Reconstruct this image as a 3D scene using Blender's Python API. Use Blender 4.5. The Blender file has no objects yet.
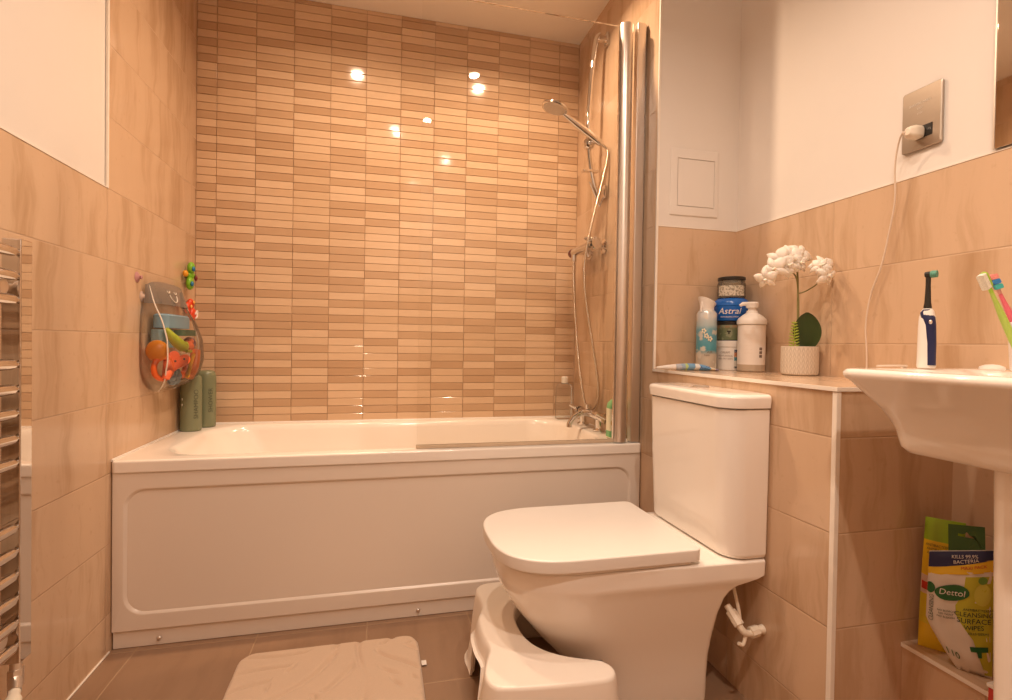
import bpy, bmesh, math, random
from mathutils import Vector, Matrix, noise
random.seed(7)
PI = math.pi
SC = bpy.context.scene
COL = SC.collection
OFF = {}

# ------------------------------------------------------------------ node helpers
def newmat(name):
    m = bpy.data.materials.new(name); m.use_nodes = True
    nt = m.node_tree; nt.nodes.clear()
    out = nt.nodes.new('ShaderNodeOutputMaterial')
    return m, nt, out

def lk(nt, a, b): nt.links.new(a, b)

def val(nt, sock, v):
    if isinstance(v, (int, float)): sock.default_value = v
    elif isinstance(v, (tuple, list)): sock.default_value = (*v, 1) if len(v) == 3 and len(sock.default_value) == 4 else v
    else: lk(nt, v, sock)

def mth(nt, op, a, b=None, c=None):
    n = nt.nodes.new('ShaderNodeMath'); n.operation = op
    val(nt, n.inputs[0], a)
    if b is not None: val(nt, n.inputs[1], b)
    if c is not None: val(nt, n.inputs[2], c)
    return n.outputs[0]

def mix(nt, f, a, b):
    n = nt.nodes.new('ShaderNodeMix'); n.data_type = 'RGBA'
    val(nt, n.inputs[0], f); val(nt, n.inputs[6], a); val(nt, n.inputs[7], b)
    return n.outputs[2]

def ramp(nt, f, stops, interp='LINEAR'):
    n = nt.nodes.new('ShaderNodeValToRGB'); cr = n.color_ramp; cr.interpolation = interp
    while len(cr.elements) < len(stops): cr.elements.new(0.5)
    for e, (p, c) in zip(cr.elements, stops):
        e.position = p; e.color = (*c, 1)
    lk(nt, f, n.inputs[0]); return n.outputs[0]

def coords(nt):
    t = nt.nodes.new('ShaderNodeTexCoord'); s = nt.nodes.new('ShaderNodeSeparateXYZ')
    lk(nt, t.outputs['Object'], s.inputs[0])
    return t.outputs['Object'], s.outputs

def combine(nt, x, y, z):
    n = nt.nodes.new('ShaderNodeCombineXYZ')
    for i, v in enumerate((x, y, z)): val(nt, n.inputs[i], v)
    return n.outputs[0]

def noisetex(nt, vec, scale, detail=3, rough=.5, dist=0):
    n = nt.nodes.new('ShaderNodeTexNoise')
    lk(nt, vec, n.inputs['Vector'])
    n.inputs['Scale'].default_value = scale; n.inputs['Detail'].default_value = detail
    n.inputs['Roughness'].default_value = rough; n.inputs['Distortion'].default_value = dist
    return n.outputs[0]

def bsdf(nt, out, col, rough=.4, metal=0, bump=None, bstr=.2, bdist=.001, coat=0, **kw):
    b = nt.nodes.new('ShaderNodeBsdfPrincipled')
    val(nt, b.inputs['Base Color'], col); val(nt, b.inputs['Roughness'], rough)
    b.inputs['Metallic'].default_value = metal
    b.inputs['Coat Weight'].default_value = coat
    for k, v in kw.items(): b.inputs[k.replace('_', ' ')].default_value = v
    if bump is not None:
        n = nt.nodes.new('ShaderNodeBump'); n.inputs['Strength'].default_value = bstr
        n.inputs['Distance'].default_value = bdist
        lk(nt, bump, n.inputs['Height']); lk(nt, n.outputs[0], b.inputs['Normal'])
    lk(nt, b.outputs[0], out.inputs[0])
    return b

MC = {}
def mat(name, col, rough=.4, metal=0, var=.04, scale=30, bstr=0, coat=0, **kw):
    """slightly mottled single-colour material"""
    if name in MC: return MC[name]
    m, nt, out = newmat(name)
    v, _ = coords(nt)
    f = noisetex(nt, v, scale)
    c2 = tuple(max(0, c * (1 - var * 2)) for c in col)
    c = mix(nt, f, tuple(min(1, c * (1 + var)) for c in col), c2)
    bsdf(nt, out, c, rough, metal, bump=f if bstr else None, bstr=bstr, coat=coat, **kw)
    MC[name] = m; return m

def bands(name, axis, stops, rough=.35, spots=None):
    """printed bands along an object axis (object coordinates, metres)"""
    m, nt, out = newmat(name)
    v, s = coords(nt)
    lo, hi = stops[0][0], stops[-1][0]
    f = mth(nt, 'DIVIDE', mth(nt, 'SUBTRACT', s[axis], lo), hi - lo)
    c = ramp(nt, f, [((p - lo) / (hi - lo), col) for p, col in stops], 'CONSTANT')
    if spots:
        n = noisetex(nt, v, spots[0], 2)
        c = mix(nt, ramp(nt, n, [(0, (0, 0, 0)), (spots[1], (1, 1, 1))], 'CONSTANT'), c, spots[2])
    bsdf(nt, out, c, rough)
    return m

def tile_mat(name, ax, pu, ou, pv, ov, base, dark, grout, rough=.16, axv=2, gw=.0016, streak=1.0, gb=.6):
    streak = streak * 1.2
    m, nt, out = newmat(name)
    v, s = coords(nt)
    def cell(c, p, o):
        q = mth(nt, 'DIVIDE', mth(nt, 'SUBTRACT', c, o), p)
        i = mth(nt, 'FLOOR', q); f = mth(nt, 'SUBTRACT', q, i)
        d = mth(nt, 'MULTIPLY', mth(nt, 'MINIMUM', f, mth(nt, 'SUBTRACT', 1, f)), p)
        return i, d
    iu, du = cell(s[ax], pu, ou); iv, dv = cell(s[axv], pv, ov)
    d = mth(nt, 'MINIMUM', du, dv)
    g = mth(nt, 'LESS_THAN', d, gw)
    wn = nt.nodes.new('ShaderNodeTexWhiteNoise'); wn.noise_dimensions = '3D'
    lk(nt, combine(nt, iu, iv, 3.7), wn.inputs['Vector'])
    rnd = wn.outputs[0]
    # vertical veining, shifted tile by tile
    sh = mth(nt, 'MULTIPLY', rnd, 9)
    wob = noisetex(nt, combine(nt, s[ax], s[axv], sh), 5, 2)
    uu = mth(nt, 'ADD', mth(nt, 'ADD', s[ax], sh), mth(nt, 'MULTIPLY', wob, .09))
    vec = combine(nt, mth(nt, 'MULTIPLY', uu, 11), mth(nt, 'MULTIPLY', s[axv], 1.1), sh)
    n1 = noisetex(nt, vec, 1.0, 5, .6, .3)
    vec2 = combine(nt, mth(nt, 'MULTIPLY', uu, 34), mth(nt, 'MULTIPLY', s[axv], 3), sh)
    n2 = noisetex(nt, vec2, 1.0, 4, .65, 1.2)
    n3 = noisetex(nt, combine(nt, mth(nt, 'MULTIPLY', s[ax], 60), mth(nt, 'MULTIPLY', s[axv], 45), sh), 1, 3, .6)
    f = mth(nt, 'ADD', mth(nt, 'MULTIPLY', n1, .8), mth(nt, 'MULTIPLY', n2, .2))
    c = ramp(nt, f, [(.36, tuple(b * 1.03 for b in base)), (.50, base), (.60, tuple(b + (d_ - b) * .55 * streak for b, d_ in zip(base, dark))), (.72, tuple(b + (d_ - b) * streak for b, d_ in zip(base, dark)))])
    flk = ramp(nt, n3, [(.62, (0, 0, 0)), (.74, (.35, .35, .35))])
    c = mix(nt, flk, c, dark)
    c = mix(nt, mth(nt, 'MULTIPLY', rnd, .14), c, dark)
    c = mix(nt, g, c, grout)
    rr = mth(nt, 'ADD', rough, mth(nt, 'MULTIPLY', g, .6))
    h = mth(nt, 'MINIMUM', mth(nt, 'DIVIDE', d, gw * 1.6), 1)
    h = mth(nt, 'ADD', h, mth(nt, 'MULTIPLY', wob, .6))
    bsdf(nt, out, c, rr, bump=h, bstr=gb, bdist=.0012)
    return m

# ------------------------------------------------------------------ geometry helpers
def box(bm, a, b, bev=0, seg=2, mi=0):
    t = bmesh.new()
    a, b = Vector(a), Vector(b)
    bmesh.ops.create_cube(t, size=1, matrix=Matrix.Translation((a + b) / 2) @ Matrix.Diagonal((*[abs(x) for x in (b - a)], 1)))
    if bev: bmesh.ops.bevel(t, geom=t.edges[:], offset=bev, segments=seg, affect='EDGES', profile=.5)
    for f in t.faces: f.material_index = mi
    merge(bm, t)

def merge(bm, t, M=None):
    if M is not None: bmesh.ops.transform(t, matrix=M, verts=t.verts[:])
    vm = {v: bm.verts.new(v.co) for v in t.verts}
    for f in t.faces:
        try:
            g = bm.faces.new([vm[v] for v in f.verts]); g.material_index = f.material_index
        except ValueError: pass
    t.free()

def loft(bm, rings, cap0=True, cap1=True, closed=True, mi=0):
    vs = [[bm.verts.new(p) for p in r] for r in rings]
    n = len(vs[0])
    for a, b in zip(vs, vs[1:]):
        for i in range(n if closed else n - 1):
            j = (i + 1) % n
            try: bm.faces.new((a[i], a[j], b[j], b[i])).material_index = mi
            except ValueError: pass
    if cap0: bm.faces.new(list(reversed(vs[0]))).material_index = mi
    if cap1: bm.faces.new(vs[-1]).material_index = mi
    return vs

def rrect(x0, x1, y0, y1, r, z=0, n=6, bow=0):
    pts = []
    if not isinstance(r, (tuple, list)): r = (r,) * 4
    for (cx, cy, a0, rr) in ((x1 - r[0], y1 - r[0], 0, r[0]), (x0 + r[1], y1 - r[1], PI / 2, r[1]), (x0 + r[2], y0 + r[2], PI, r[2]), (x1 - r[3], y0 + r[3], 1.5 * PI, r[3])):
        for i in range(n + 1):
            a = a0 + PI / 2 * i / n
            pts.append(Vector((cx + rr * math.cos(a), cy + rr * math.sin(a), z)))
    return pts

def circ(c, r, n=24, z=None, ry=None):
    c = Vector(c)
    return [c + Vector((r * math.cos(2 * PI * i / n), (ry or r) * math.sin(2 * PI * i / n), 0)) for i in range(n)]

def lathe(bm, prof, c=(0, 0, 0), n=32, sy=1, M=None, mi=0):
    c = Vector(c)
    rings = [[Vector((r * math.cos(2 * PI * i / n), r * sy * math.sin(2 * PI * i / n), z)) for i in range(n)] for r, z in prof]
    M = M or Matrix()
    rings = [[c + M @ p for p in r] for r in rings]
    loft(bm, rings, mi=mi)

def smoothpts(pts, k=6):
    pts = [Vector(p) for p in pts]
    P = [pts[0] * 2 - pts[1]] + pts + [pts[-1] * 2 - pts[-2]]
    out = []
    for i in range(1, len(P) - 2):
        for j in range(k):
            t = j / k
            a, b, c, d = P[i - 1], P[i], P[i + 1], P[i + 2]
            out.append(.5 * ((2 * b) + (c - a) * t + (2 * a - 5 * b + 4 * c - d) * t * t + (3 * b - a - 3 * c + d) * t ** 3))
    out.append(pts[-1]); return out

def tube(bm, pts, r, n=12, closed=False, sx=1, mi=0):
    pts = [Vector(p) for p in pts]
    m = len(pts)
    R = r if isinstance(r, (list, tuple)) else [r] * m
    T = []
    for i in range(m):
        if closed: t = pts[(i + 1) % m] - pts[i - 1]
        else: t = pts[min(i + 1, m - 1)] - pts[max(i - 1, 0)]
        T.append(t.normalized())
    u = T[0].orthogonal().normalized()
    rings = []
    for i in range(m):
        u = (u - T[i] * u.dot(T[i])).normalized()
        w = T[i].cross(u)
        rings.append([pts[i] + (u * math.cos(2 * PI * k / n) * sx + w * math.sin(2 * PI * k / n)) * R[i] for k in range(n)])
    if closed: rings.append(rings[0])
    if closed:
        vs = [[bm.verts.new(p) for p in rr] for rr in rings[:-1]]; vs.append(vs[0])
        for a, b in zip(vs, vs[1:]):
            for i in range(n):
                j = (i + 1) % n; bm.faces.new((a[i], a[j], b[j], b[i])).material_index = mi
    else: loft(bm, rings, mi=mi)

def ellipsoid(bm, c, r, rot=None, seg=16, mi=0):
    t = bmesh.new()
    bmesh.ops.create_uvsphere(t, u_segments=seg, v_segments=seg // 2 + 2, radius=1)
    for f in t.faces: f.material_index = mi
    M = Matrix.Translation(Vector(c)) @ (rot.to_4x4() if rot else Matrix()) @ Matrix.Diagonal((*r, 1))
    merge(bm, t, M)

def frame(n, up=(0, 0, 1)):
    """rotation whose local X = right, Y = up, Z = n (facing)"""
    n = Vector(n).normalized(); up = Vector(up)
    x = up.cross(n).normalized(); y = n.cross(x)
    return Matrix((x, y, n)).transposed()

def textbm(txt, size, extr=.0002, shear=0):
    cu = bpy.data.curves.new('t', 'FONT'); cu.body = txt; cu.size = size
    cu.align_x = 'CENTER'; cu.align_y = 'CENTER'; cu.extrude = extr; cu.resolution_u = 3; cu.shear = shear
    o = bpy.data.objects.new('t', cu); COL.objects.link(o)
    dg = bpy.context.evaluated_depsgraph_get()
    me = bpy.data.meshes.new_from_object(o.evaluated_get(dg))
    b = bmesh.new(); b.from_mesh(me)
    bpy.data.objects.remove(o); bpy.data.curves.remove(cu); bpy.data.meshes.remove(me)
    return b

def flat_text(bm, txt, size, c, n, up=(0, 0, 1), bold=0, shear=0):
    t = textbm(txt, size, shear=shear)
    merge(bm, t, Matrix.Translation(Vector(c)) @ frame(n, up).to_4x4())

def wrap_text(bm, txt, size, c, r, ang, z, shear=0, eps=.0008, vertical=False):
    t = textbm(txt, size, .0001, shear)
    bmesh.ops.subdivide_edges(t, edges=[e for e in t.edges if e.calc_length() > .004], cuts=2)
    for v in t.verts:
        x, y = (v.co.x, v.co.y) if not vertical else (-v.co.y, v.co.x)
        a = ang + x / r
        rr = r + eps + v.co.z
        v.co = Vector((c[0] + rr * math.cos(a), c[1] + rr * math.sin(a), z + y))
    merge(bm, t)

# ------------------------------------------------------------------ object helpers
def tag(o, label=None, cat=None, group=None, kind=None):
    if label: o['label'] = label
    if cat: o['category'] = cat
    if group: o['group'] = group
    if kind: o['kind'] = kind
    return o

def thing(name, label, cat, loc, group=None):
    o = bpy.data.objects.new(name, None); COL.objects.link(o)
    o.empty_display_size = .05
    o.location = loc; OFF[o.name] = Vector(loc)
    return tag(o, label, cat, group)

def obj(name, bm, m, parent=None, sharp=40, origin=None, label=None, weld=True):
    if weld: bmesh.ops.remove_doubles(bm, verts=bm.verts[:], dist=1e-6)
    bmesh.ops.recalc_face_normals(bm, faces=bm.faces[:])
    if parent is not None: off = OFF[parent.name]
    elif origin is not None: off = Vector(origin)
    else:
        xs = [v.co for v in bm.verts]
        off = Vector(((min(c.x for c in xs) + max(c.x for c in xs)) / 2, (min(c.y for c in xs) + max(c.y for c in xs)) / 2, min(c.z for c in xs)))
    bmesh.ops.translate(bm, vec=-off, verts=bm.verts[:])
    me = bpy.data.meshes.new(name); bm.to_mesh(me); bm.free()
    for mm in (m if isinstance(m, (list, tuple)) else [m]): me.materials.append(mm)
    me.polygons.foreach_set('use_smooth', [True] * len(me.polygons))
    me.set_sharp_from_angle(angle=math.radians(sharp))
    o = bpy.data.objects.new(name, me); COL.objects.link(o)
    if sharp < 90 and len(me.polygons) < 4000:
        wn = o.modifiers.new('weighted_normal', 'WEIGHTED_NORMAL'); wn.keep_sharp = True; wn.weight = 60
    if parent is not None: o.parent = parent
    else: o.location = off
    OFF[o.name] = off
    if label: o['label'] = label
    return o

def one(name, label, cat, bm, m, group=None, **k):
    return tag(obj(name, bm, m, **k), label, cat, group)

def struct(name, bm, m, **k):
    return tag(obj(name, bm, m, origin=(0, 0, 0), **k), kind='structure')

B = bmesh.new

# ------------------------------------------------------------------ dimensions
H = 2.4127; T = .2056; Z0 = .1142
ZT = Z0 + 6 * T            # top of the half height tiling, 1.348
XR = 2.034; XS = 1.706     # right wall, shower end wall / boxing face
YN = -.7704; YE = -1.529   # niche wall, end of boxing
YF = -2.85                 # wall behind the camera
LZ = .841                  # ledge top
HR = .5618                 # bath rim
CAM = Vector((.7603, -2.4225, .9235))

# ------------------------------------------------------------------ materials
BASE = (.63, .45, .305); DARK = (.47, .31, .185); GROUT = (.52, .36, .235)
m_tl = tile_mat('tiles_left', 1, .6, -.7197, T, Z0, BASE, DARK, GROUT)
m_tr = tile_mat('tiles_right', 1, .5, -1.193, T, Z0, BASE, DARK, GROUT)
m_tn = tile_mat('tiles_cross', 0, .6, 1.45, T, Z0, BASE, DARK, GROUT)
m_top = tile_mat('tiles_ledge', 0, .9, 1.2, .5, -1.193, (.66, .49, .345), DARK, GROUT, axv=1)
m_floor = tile_mat('tiles_floor', 0, .33, .07, .33, -1.036, (.30, .185, .115), (.235, .14, .085), (.40, .27, .17), rough=.3, axv=1, gw=.0018, streak=.6)
m_paint = mat('matt_wall_paint', (.77, .725, .68), .6, var=.012, scale=6)
m_ceil = mat('ceiling_paint', (.92, .89, .85), .65, var=.012, scale=4)
m_trim = mat('tile_trim', (.86, .80, .72), .35)
m_cer = mat('white_ceramic', (.90, .85, .79), .07, var=.008, scale=4, coat=.3)
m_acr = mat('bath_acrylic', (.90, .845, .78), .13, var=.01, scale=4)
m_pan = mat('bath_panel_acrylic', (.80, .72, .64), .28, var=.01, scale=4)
m_chr = mat('chrome', (.74, .71, .68), .03, 1, var=.01)
m_chr2 = mat('satin_chrome', (.82, .765, .71), .34, 1, var=.01)
m_wpl = mat('white_plastic', (.81, .77, .72), .3, var=.01)
m_blk = mat('black_plastic', (.02, .018, .016), .3)

def mosaic_material():
    m, nt, out = newmat('mosaic_strips')
    at = nt.nodes.new('ShaderNodeAttribute'); at.attribute_name = 'tone'
    v, s = coords(nt)
    vec = combine(nt, mth(nt, 'MULTIPLY', s[0], 6), 0, mth(nt, 'MULTIPLY', s[2], 30))
    n = noisetex(nt, vec, 3, 4, .6, .4)
    c = ramp(nt, at.outputs['Fac'], [(0, (.53, .35, .215)), (.3, (.585, .40, .255)), (.45, (.64, .45, .29)), (.6, (.70, .505, .335)), (1, (.76, .565, .39))])
    c = mix(nt, mth(nt, 'MULTIPLY', n, .35), c, (.50, .34, .215))
    bsdf(nt, out, c, .085, bump=n, bstr=.05, bdist=.001, Specular_IOR_Level=.35)
    return m
m_mos = mosaic_material()
m_grout = mat('mosaic_grout', (.50, .34, .22), .7)

def thin_glass(name, tint, ior=1.5, rough=0, dens=0.0):
    m, nt, out = newmat(name)
    tr = nt.nodes.new('ShaderNodeBsdfTransparent'); tr.inputs[0].default_value = (*tint, 1)
    gl = nt.nodes.new('ShaderNodeBsdfGlossy'); gl.inputs['Roughness'].default_value = rough
    fr = nt.nodes.new('ShaderNodeFresnel'); fr.inputs[0].default_value = ior
    mx = nt.nodes.new('ShaderNodeMixShader')
    lk(nt, fr.outputs[0], mx.inputs[0]); lk(nt, tr.outputs[0], mx.inputs[1]); lk(nt, gl.outputs[0], mx.inputs[2])
    if dens:
        df = nt.nodes.new('ShaderNodeBsdfDiffuse'); df.inputs[0].default_value = (.8, .76, .7, 1)
        m2 = nt.nodes.new('ShaderNodeMixShader'); m2.inputs[0].default_value = dens
        lk(nt, mx.outputs[0], m2.inputs[1]); lk(nt, df.outputs[0], m2.inputs[2]); mx = m2
    lk(nt, mx.outputs[0], out.inputs[0]); return m
m_glass = thin_glass('screen_glass', (.99, .99, .985), 1.32)
m_pvc = thin_glass('clear_vinyl', (.97, .97, .96), 1.2, .08, .03)
m_jar = thin_glass('jar_glass', (.80, .80, .72), 1.45, .03, .10)

# ------------------------------------------------------------------ room
b = B()
box(b, (-.1, YF, 0), (0, 0, ZT)); box(b, (-.1, -.7197, ZT), (0, 0, H))
box(b, (-.1, YF, ZT), (-.004, -.7197, H), mi=1)
struct('wall_left', b, [m_tl, m_paint])
b = B(); box(b, (-.003, -.7275, ZT), (.003, -.7185, H), .001); struct('trim_1', b, m_trim)
b = B(); box(b, (-.003, YF + .001, ZT), (.0015, -.7275, ZT + .003)); struct('trim_2', b, m_trim)

b = B(); box(b, (-.1, .003, 0), (XR, .1, H)); struct('wall_back', b, m_grout)
# relief mosaic, one bevelled strip after another
b = B(); lay = b.faces.layers.float.new('tone')
px, pz = .1525, .0339
i = 0; x = .077 - px
cols = []
while x < XS:
    cols.append((max(x, 0), min(x + px, XS))); x += px
for ci, (xa, xb) in enumerate(cols):
    z = HR - 2 * pz + .001; prev = False
    while z < H:
        dark = random.random() < (.22 if prev else .52); prev = dark
        tone = random.uniform(0, .28) if dark else random.uniform(.45, 1)
        a0, a1 = xa + .0009, xb - .0009; z0_, z1_ = z + .0009, min(z + pz, H) - .0009
        e = .0013; dy = -.0024 + random.uniform(-.0002, .0002)
        tx = random.uniform(-1, 1) * .0004; tz = random.uniform(-1, 1) * .00012
        q = [(a0, z0_), (a1, z0_), (a1, z1_), (a0, z1_)]
        q2 = [(a0 + e, z0_ + e), (a1 - e, z0_ + e), (a1 - e, z1_ - e), (a0 + e, z1_ - e)]
        V0 = [b.verts.new((p, .003, s)) for p, s in q]
        V1 = [b.verts.new((p, dy * .55, s)) for p, s in q]
        sg = [(-1, -1), (1, -1), (1, 1), (-1, 1)]
        V2 = [b.verts.new((p, dy + g[0] * tx + g[1] * tz, s)) for (p, s), g in zip(q2, sg)]
        fs = [b.faces.new(V2)]
        for k in range(4):
            l = (k + 1) % 4
            fs.append(b.faces.new((V0[k], V0[l], V1[l], V1[k]))); fs.append(b.faces.new((V1[k], V1[l], V2[l], V2[k])))
        for f in fs: f[lay] = tone
        z += pz
struct('wall_mosaic', b, m_mos, sharp=20, weld=False)

b = B()     # shower end wall block with the niche face
box(b, (XS, YN, 0), (XR + .1, .003, H), mi=0)
bmesh.ops.bisect_plane(b, geom=b.faces[:] + b.edges[:] + b.verts[:], plane_co=(0, 0, ZT), plane_no=(0, 0, 1))
for f in b.faces:
    c = f.calc_center_median(); n = f.normal
    if c.y < YN + .001: f.material_index = 1 if c.z < ZT else 2
struct('wall_shower', b, [m_tr, m_tn, m_paint])
b = B(); box(b, (XS - .001, YN - .004, LZ), (XS + .007, YN + .004, H), .001); struct('trim_3', b, m_trim)

b = B()
box(b, (XR, YF, 0), (XR + .1, YN, ZT)); box(b, (XR + .004, YF, ZT), (XR + .1, YN, H), mi=1)
struct('wall_right', b, [m_tr, m_paint])
b = B(); box(b, (XR - .0015, YF + .001, ZT), (XR + .003, YN - .001, ZT + .003)); box(b, (XS + .01, YN - .0015, ZT), (XR - .001, YN + .003, ZT + .003)); struct('trim_4', b, m_trim)

b = B(); box(b, (XS, YE, 0), (XR, YN, LZ - .010))
b.normal_update()
for f in b.faces:
    if f.normal.y < -.5: f.material_index = 1
struct('wall_boxing', b, [m_tr, m_tn])
b = B(); box(b, (XS - .004, YE - .004, LZ - .010), (XR, YN, LZ), .0012)
b.normal_update()
for f in b.faces:
    if f.normal.x < -.7 or f.normal.y < -.7: f.material_index = 1
struct('trim_ledge', b, [m_top, m_trim])
b = B(); box(b, (XS - .002, YE - .002, 0), (XS + .010, YE + .010, LZ - .0105), .0015); struct('trim_5', b, m_trim)
b = B(); box(b, (1.9, YF, 0), (XR, YE, .262)); struct('wall_low_boxing', b, m_tr)
b = B(); box(b, (1.895, YF, .262), (XR, YE, .272), .0012)
b.normal_update()
for f in b.faces:
    if f.normal.x < -.7: f.material_index = 1
struct('trim_low_ledge', b, [m_top, m_trim])

b = B(); box(b, (-.1, YF - .1, 0), (XR + .1, YF, ZT)); box(b, (-.1, YF - .1, ZT), (XR + .1, YF - .004, H), mi=1)
struct('wall_front', b, [m_tn, m_paint])
b = B(); box(b, (-.1, YF - .1, -.1), (XR + .1, .1, 0)); struct('floor', b, m_floor)
b = B(); box(b, (-.1, YF - .1, H), (XR + .1, .1, H + .1)); struct('ceiling', b, m_ceil)
b = B(); box(b, (-.001, -2.0, 0), (.004, -.70, .005), .002); struct('trim_6', b, m_trim)

# ------------------------------------------------------------------ bathtub
bt = thing('bathtub', 'white acrylic bath with moulded front panel along the mosaic wall', 'bath', (.853, -.35, 0))
X0b, X1b = .001, XS - .001
b = B()
def ring(x0, x1, y0, y1, r, z): return rrect(x0, x1, y0, y1, r, z, 10)
loft(b, [ring(X0b + .004, X1b - .004, -.696, -.004, .008, HR - .038),
         ring(X0b, X1b, -.7, -.001, .012, HR - .034), ring(X0b, X1b, -.7, -.001, .012, HR - .007),
         ring(X0b + .002, X1b - .002, -.698, -.003, .012, HR - .002),
         ring(X0b + .007, X1b - .007, -.693, -.008, .012, HR),
         ring(X0b + .05, X1b - .05, -.655, -.04, .10, HR),
         ring(X0b + .085, X1b - .09, -.645, -.052, .15, HR - .001),
         ring(X0b + .097, X1b - .10, -.636, -.060, .16, HR - .008),
         ring(X0b + .108, X1b - .106, -.630, -.068, .16, HR - .026),
         ring(X0b + .16, X1b - .12, -.615, -.085, .17, HR - .13),
         ring(X0b + .25, X1b - .15, -.595, -.105, .17, HR - .27),
         ring(X0b + .33, X1b - .19, -.57, -.13, .15, HR - .37),
         ring(X0b + .40, X1b - .26, -.53, -.17, .12, HR - .40)], cap0=False)
obj('tub', b, m_acr, bt, sharp=60)
b = B()     # front panel with a recessed rounded field
yo, yi = -.694, -.688
def pr(x0, x1, z0, z1, r, y): return [Vector((p.x, y, p.y)) for p in rrect(x0, x1, z0, z1, r, 0, 8)]
loft(b, [pr(.002, XS - .002, .052, .526, .001, -.66), pr(.002, XS - .002, .052, .526, .001, yo + .003), pr(.005, XS - .005, .055, .523, .001, yo),
         pr(.030, 1.668, .098, .478, .058, yo), pr(.034, 1.664, .101, .474, .056, yo + .001),
         pr(.040, 1.658, .106, .469, .052, yi + .001), pr(.046, 1.652, .112, .463, .048, yi)], cap0=False)
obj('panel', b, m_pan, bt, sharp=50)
b = B(); box(b, (.004, -.687, .001), (XS - .004, -.66, .056), .002); obj('plinth', b, m_pan, bt)
for sx in (.126, .895, 1.5):
    b = B(); ellipsoid(b, (sx, -.689, .021), (.0065, .004, .0065)); obj('screw_cap', b, m_chr2, bt)
# silicone beads
b = B(); tube(b, [(.006, -.0045, HR + .001), (XS - .006, -.0045, HR + .001)], .004, 8); tube(b, [(.002, -.695, HR + .001), (.002, -.006, HR + .001)], .004, 8)
obj('sealant', b, m_wpl, bt)

# ------------------------------------------------------------------ bath screen
bs = thing('bath_screen', 'clear glass bath screen on a chrome hinge post above the bath rim', 'shower screen', (1.66, -.67, HR))
b = B()
g = [Vector((.885, -.668, HR + .008)), Vector((1.60, -.668, HR + .008)), Vector((1.60, -.668, 2.093)), Vector((.905, -.668, 2.093)), Vector((.885, -.668, 2.075))]
loft(b, [[p + Vector((0, -.003, 0)) for p in g], [p + Vector((0, .003, 0)) for p in g]])
obj('glass', b, m_glass, bs)
b = B(); box(b, (.882, -.6745, HR + .001), (1.603, -.6625, HR + .013), .002)
obj('seal', b, mat('screen_seal', (.60, .47, .34), .3), bs)
b = B()
lathe(b, [(.0235, HR + .003), (.0255, HR + .006), (.0255, 2.095), (.0235, 2.099)], (1.626, -.672, 0), 32)
obj('hinge_post', b, m_chr2, bs)
b = B(); box(b, (1.664, -.690, HR + .002), (1.699, -.660, 2.108), .004); box(b, (1.699, -.676, HR + .002), (XS, -.660, 2.108), .001)
obj('wall_profile', b, m_chr2, bs)

# ------------------------------------------------------------------ shower
YSH = -.34
sr = thing('shower_rail', 'curved chrome shower rail on the tiled end wall', 'shower rail', (XS, YSH, 1.55))
b = B()
rail = smoothpts([(1.668, YSH, 2.262), (1.650, YSH, 2.235), (1.634, YSH, 2.12), (1.625, YSH, 2.00), (1.620, YSH, 1.89), (1.623, YSH, 1.78), (1.633, YSH, 1.69), (1.650, YSH, 1.62), (1.672, YSH, 1.565)], 5)
tube(b, rail, .0105, 14); obj('rail', b, m_chr, sr)
for zc, dz in ((2.245, .028), (1.585, .030)):
    b = B(); box(b, (XS - .012, YSH - .016, zc - dz), (XS - .0005, YSH + .016, zc + dz), .004)
    box(b, (1.658, YSH - .010, zc - .011), (XS - .008, YSH + .010, zc + .011), .004); obj('wall_bracket', b, m_chr, sr)
b = B(); tube(b, [(1.63, YSH, 1.625), (1.675, YSH - .01, 1.52)], .004, 8); tube(b, [(1.675, YSH - .01, 1.52), (1.692, YSH - .01, 1.56)], .004, 8); obj('hook', b, m_chr, sr)
b = B(); ellipsoid(b, (1.622, YSH - .004, 1.785), (.026, .026, .026), seg=20)
tube(b, [(1.622, YSH - .02, 1.785), (1.652, YSH - .034, 1.795)], .014, 14); obj('slider', b, m_chr, sr)
b = B(); box(b, (1.597, YSH - .012, 1.665), (1.667, YSH + .012, 1.677), .004); obj('stop_clip', b, m_chr, sr)

hs = thing('shower_handset', 'round chrome shower handset held in the slider of the curved rail', 'shower head', (1.66, -.375, 1.79))
hc = Vector((1.452, -.385, 1.905)); he = Vector((1.668, -.372, 1.780))
nrm = Vector((-.27, .03, -1)).normalized()
R = frame(nrm, (1, 0, 0))
b = B(); lathe(b, [(.001, -.012), (.030, -.011), (.052, -.004), (.0565, .002), (.0565, .006), (.053, .009), (.001, .0085)], hc, 36, M=R); obj('head', b, m_chr, hs)
b = B(); lathe(b, [(.001, .0086), (.048, .0088), (.046, .0105), (.001, .0108)], hc, 32, M=R)
for rr, k in ((.014, 6), (.026, 10), (.038, 16)):
    for i in range(k):
        a = 2 * PI * i / k; ellipsoid(b, hc + R @ Vector((rr * math.cos(a), rr * math.sin(a), .0112)), (.0016,) * 3, seg=6)
obj('nozzle_plate', b, mat('nozzle_grey', (.74, .68, .62), .35), hs)
b = B(); d = (he - hc).normalized()
tube(b, [hc + d * .045, hc + d * .075, hc + d * .10, hc + d * .16, he - d * .012, he], [.009, .011, .014, .0165, .015, .0115], 16); obj('handle', b, m_chr, hs)

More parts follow.
